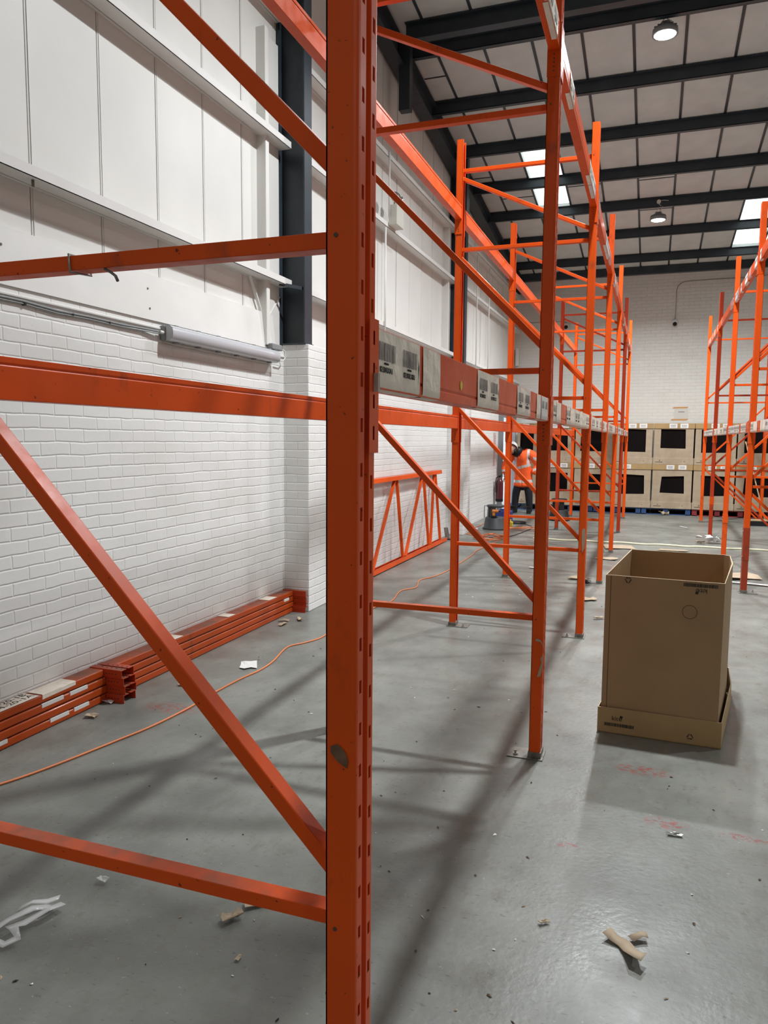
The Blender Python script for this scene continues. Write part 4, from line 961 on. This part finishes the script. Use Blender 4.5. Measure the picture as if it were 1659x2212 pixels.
def hand(wrist,dirv,side,thumb):
    w_=Vector(wrist); d=Vector(dirv).normalized(); s_=Vector(side); s_=(s_-d*s_.dot(d)).normalized(); n_=d.cross(s_)
    bi=wrist_idx
    J_.append((tuple(w_+d*.055),(.030,.018))); palm=len(J_)-1; E_.append((bi,palm))
    for k,(off,ln) in enumerate(((-.030,.062),(-.010,.074),(.010,.070),(.030,.055))):
        a=w_+d*.095+s_*off; J_.append((tuple(a),.0095)); E_.append((palm,len(J_)-1))
        J_.append((tuple(a+d*ln*.5+n_*.008),.0085)); E_.append((len(J_)-2,len(J_)-1))
        J_.append((tuple(a+d*ln*.85+n_*.028),.0075)); E_.append((len(J_)-2,len(J_)-1))
    a=w_+d*.04+s_*thumb*.035; J_.append((tuple(a),.011)); E_.append((palm,len(J_)-1)); J_.append((tuple(a+d*.035+s_*thumb*.022+n_*.012),.009)); E_.append((len(J_)-2,len(J_)-1))
wrist_idx=14; hand((-.36,-.24,.83),(.0,-.25,-1),(1,0,0),1)
wrist_idx=10; hand((.16,-.05,.84),(-.35,.05,-1),(.9,0,-.3),-1)
skin('body',J_,E_,SKIN,per,lv=1)
# head details: face turned down to the left
hd=Matrix.Translation((-.225,-.27,1.405))@Euler((R(-38),R(-14),R(-22))).to_matrix().to_4x4()
def on_head(mb): return mb.xform(hd)
b=MB(); b.lathe([(0,-.115),(.035,-.11),(.058,-.085),(.070,-.05),(.078,0),(.080,.04),(.074,.08),(.05,.105),(0,.115)],24); b.v=[(x*.95,y*1.15-.0,z) for x,y,z in b.v]; on_head(b).build('face',SKIN,per)
b=MB(); b.add([(-.012,-.085,-.005),(.012,-.085,-.005),(0,-.118,-.022),(0,-.09,.03)],[(0,1,2),(1,3,2),(3,0,2)],0,True)
for sx in (-1,1): b.lathe([(0,-.022),(.012,-.015),(.014,.01),(0,.022)],10,c=(sx*.077,.0,0))
on_head(b).build('nose_and_ears',SKIN,per)
b=MB()
for sx in (-1,1): b.lathe([(0,-.007),(.010,0),(0,.007)],10,c=(sx*.030,-.084,.018))
b.box(-.022,.022,-.083,-.078,-.052,-.046); on_head(b).build('eyes_and_mouth',HAIRM,per)
b=MB(); b.lathe([(.086,-.07),(.090,-.02),(.089,.03),(.07,.08)],20); b.v=[(x*.96,y*.9+.045,z) for x,y,z in b.v]; on_head(b).build('hair',HAIRM,per)
b=MB(); b.lathe([(.118,.035),(.122,.04),(.112,.05),(.110,.08),(.098,.125),(.07,.155),(.035,.168),(0,.17)],32); b.v=[(x,y*1.14+(-.012 if z<.05 and y<0 else 0),z) for x,y,z in b.v]
pk=MB(); pk.prism([(-.08,-.11),(-.045,-.165),(0,-.18),(.045,-.165),(.08,-.11)],.036,.042); b.add(pk.v,pk.f); b.bar((0,-.12,.12),(0,.11,.145),.03,.012,side=(1,0,0)); on_head(b).build('hard_hat',HELM,per)
b=MB(); b.lathe([(.10,-.09),(.118,-.04),(.115,.02),(.095,.06),(.07,.07)],24,c=(-.125,-.14,1.355),ax=(-.55,-.5,1)); b.build('hood',BLKPL,per)
# jacket
JJ=[((0,0,.92),(.215,.16)),((-.0,.0,.64),(.235,.185)),((-.0,.0,.56),(.24,.19)),((-.02,-.03,1.12),(.205,.155)),((-.045,-.07,1.29),(.195,.14)),((-.07,-.10,1.37),(.12,.10)),
    ((.12,-.055,1.335),.11),((.225,-.03,1.25),.115),((.33,.01,1.04),.105),((.275,-.04,.95),.090),((.20,-.07,.86),.080),
    ((-.20,-.08,1.325),.11),((-.285,-.08,1.23),.11),((-.375,-.12,1.04),.10),((-.37,-.19,.93),.085),((-.36,-.235,.86),.072)]
JE=[(2,1),(1,0),(0,3),(3,4),(4,5),(4,6),(6,7),(7,8),(8,9),(9,10),(4,11),(11,12),(12,13),(13,14),(14,15)]
jk=skin('jacket',JJ,JE,[HIVIS,REFL],per,lv=4)
for p in jk.data.polygons:
    c=p.center; x,y,z=c; arm_r = x>.20+.0*(z) and z>.86 and (x-.0)>.215; arm_l = x<-.275 and z>.80
    r_=0
    if not arm_r and not arm_l:
        if abs(z-.70-.05*max(0,x))<.030: r_=1
        if abs(z-(1.02+.28*x))<.030: r_=1
        if (abs(x-.115)<.026 or abs(x+.155)<.026) and z>1.02 and y<.05: r_=1
    if arm_r and (abs(z-1.20+.35*(x-.25))<.030): r_=1
    if arm_r and abs((z-.985)-(x-.30)*.5)<.026 and z<1.06: r_=1
    if arm_l and (abs(z-1.17)<.03 or abs(z-.93)<.025): r_=1
    p.material_index=r_
b=MB(); b.tube([(-.085,-.235,1.27),(-.05,-.215,1.15),(-.02,-.205,1.0),(.0,-.205,.85),(.005,-.20,.60)],.005,6); b.build('zip',mat('dark_orange',(.35,.05,.01),.7),jk)
# trousers and boots
TJ=[((0,.01,.74),(.12,.09)),((.085,.0,.66),.105),((.125,-.01,.46),.092),((.14,.02,.20),.078),((.14,.02,.0),.070),((-.095,.0,.66),.105),((-.15,-.02,.46),.092),((-.18,.03,.20),.078),((-.185,.03,.0),.070)]
skin('trousers',TJ,[(0,1),(1,2),(2,3),(3,4),(0,5),(5,6),(6,7),(7,8)],NAVY,per,lv=2)
for x,a in ((.14,.1),(-.19,-.25)):
    b=MB(); Mx=Matrix.Translation((x,0,0))@Matrix.Rotation(a,4,'Z')
    pr=[(.06,.03),(.06,.12),(.055,.16)]
    b.box(-.048,.048,-.18,.09,.0,.022); b.box(-.047,.047,-.175,.088,.018,.088); b.box(-.050,.050,-.09,.088,.06,.16); b.xform(Mx).build('boot',BLKPL,per,bevel=.02,segs=3)
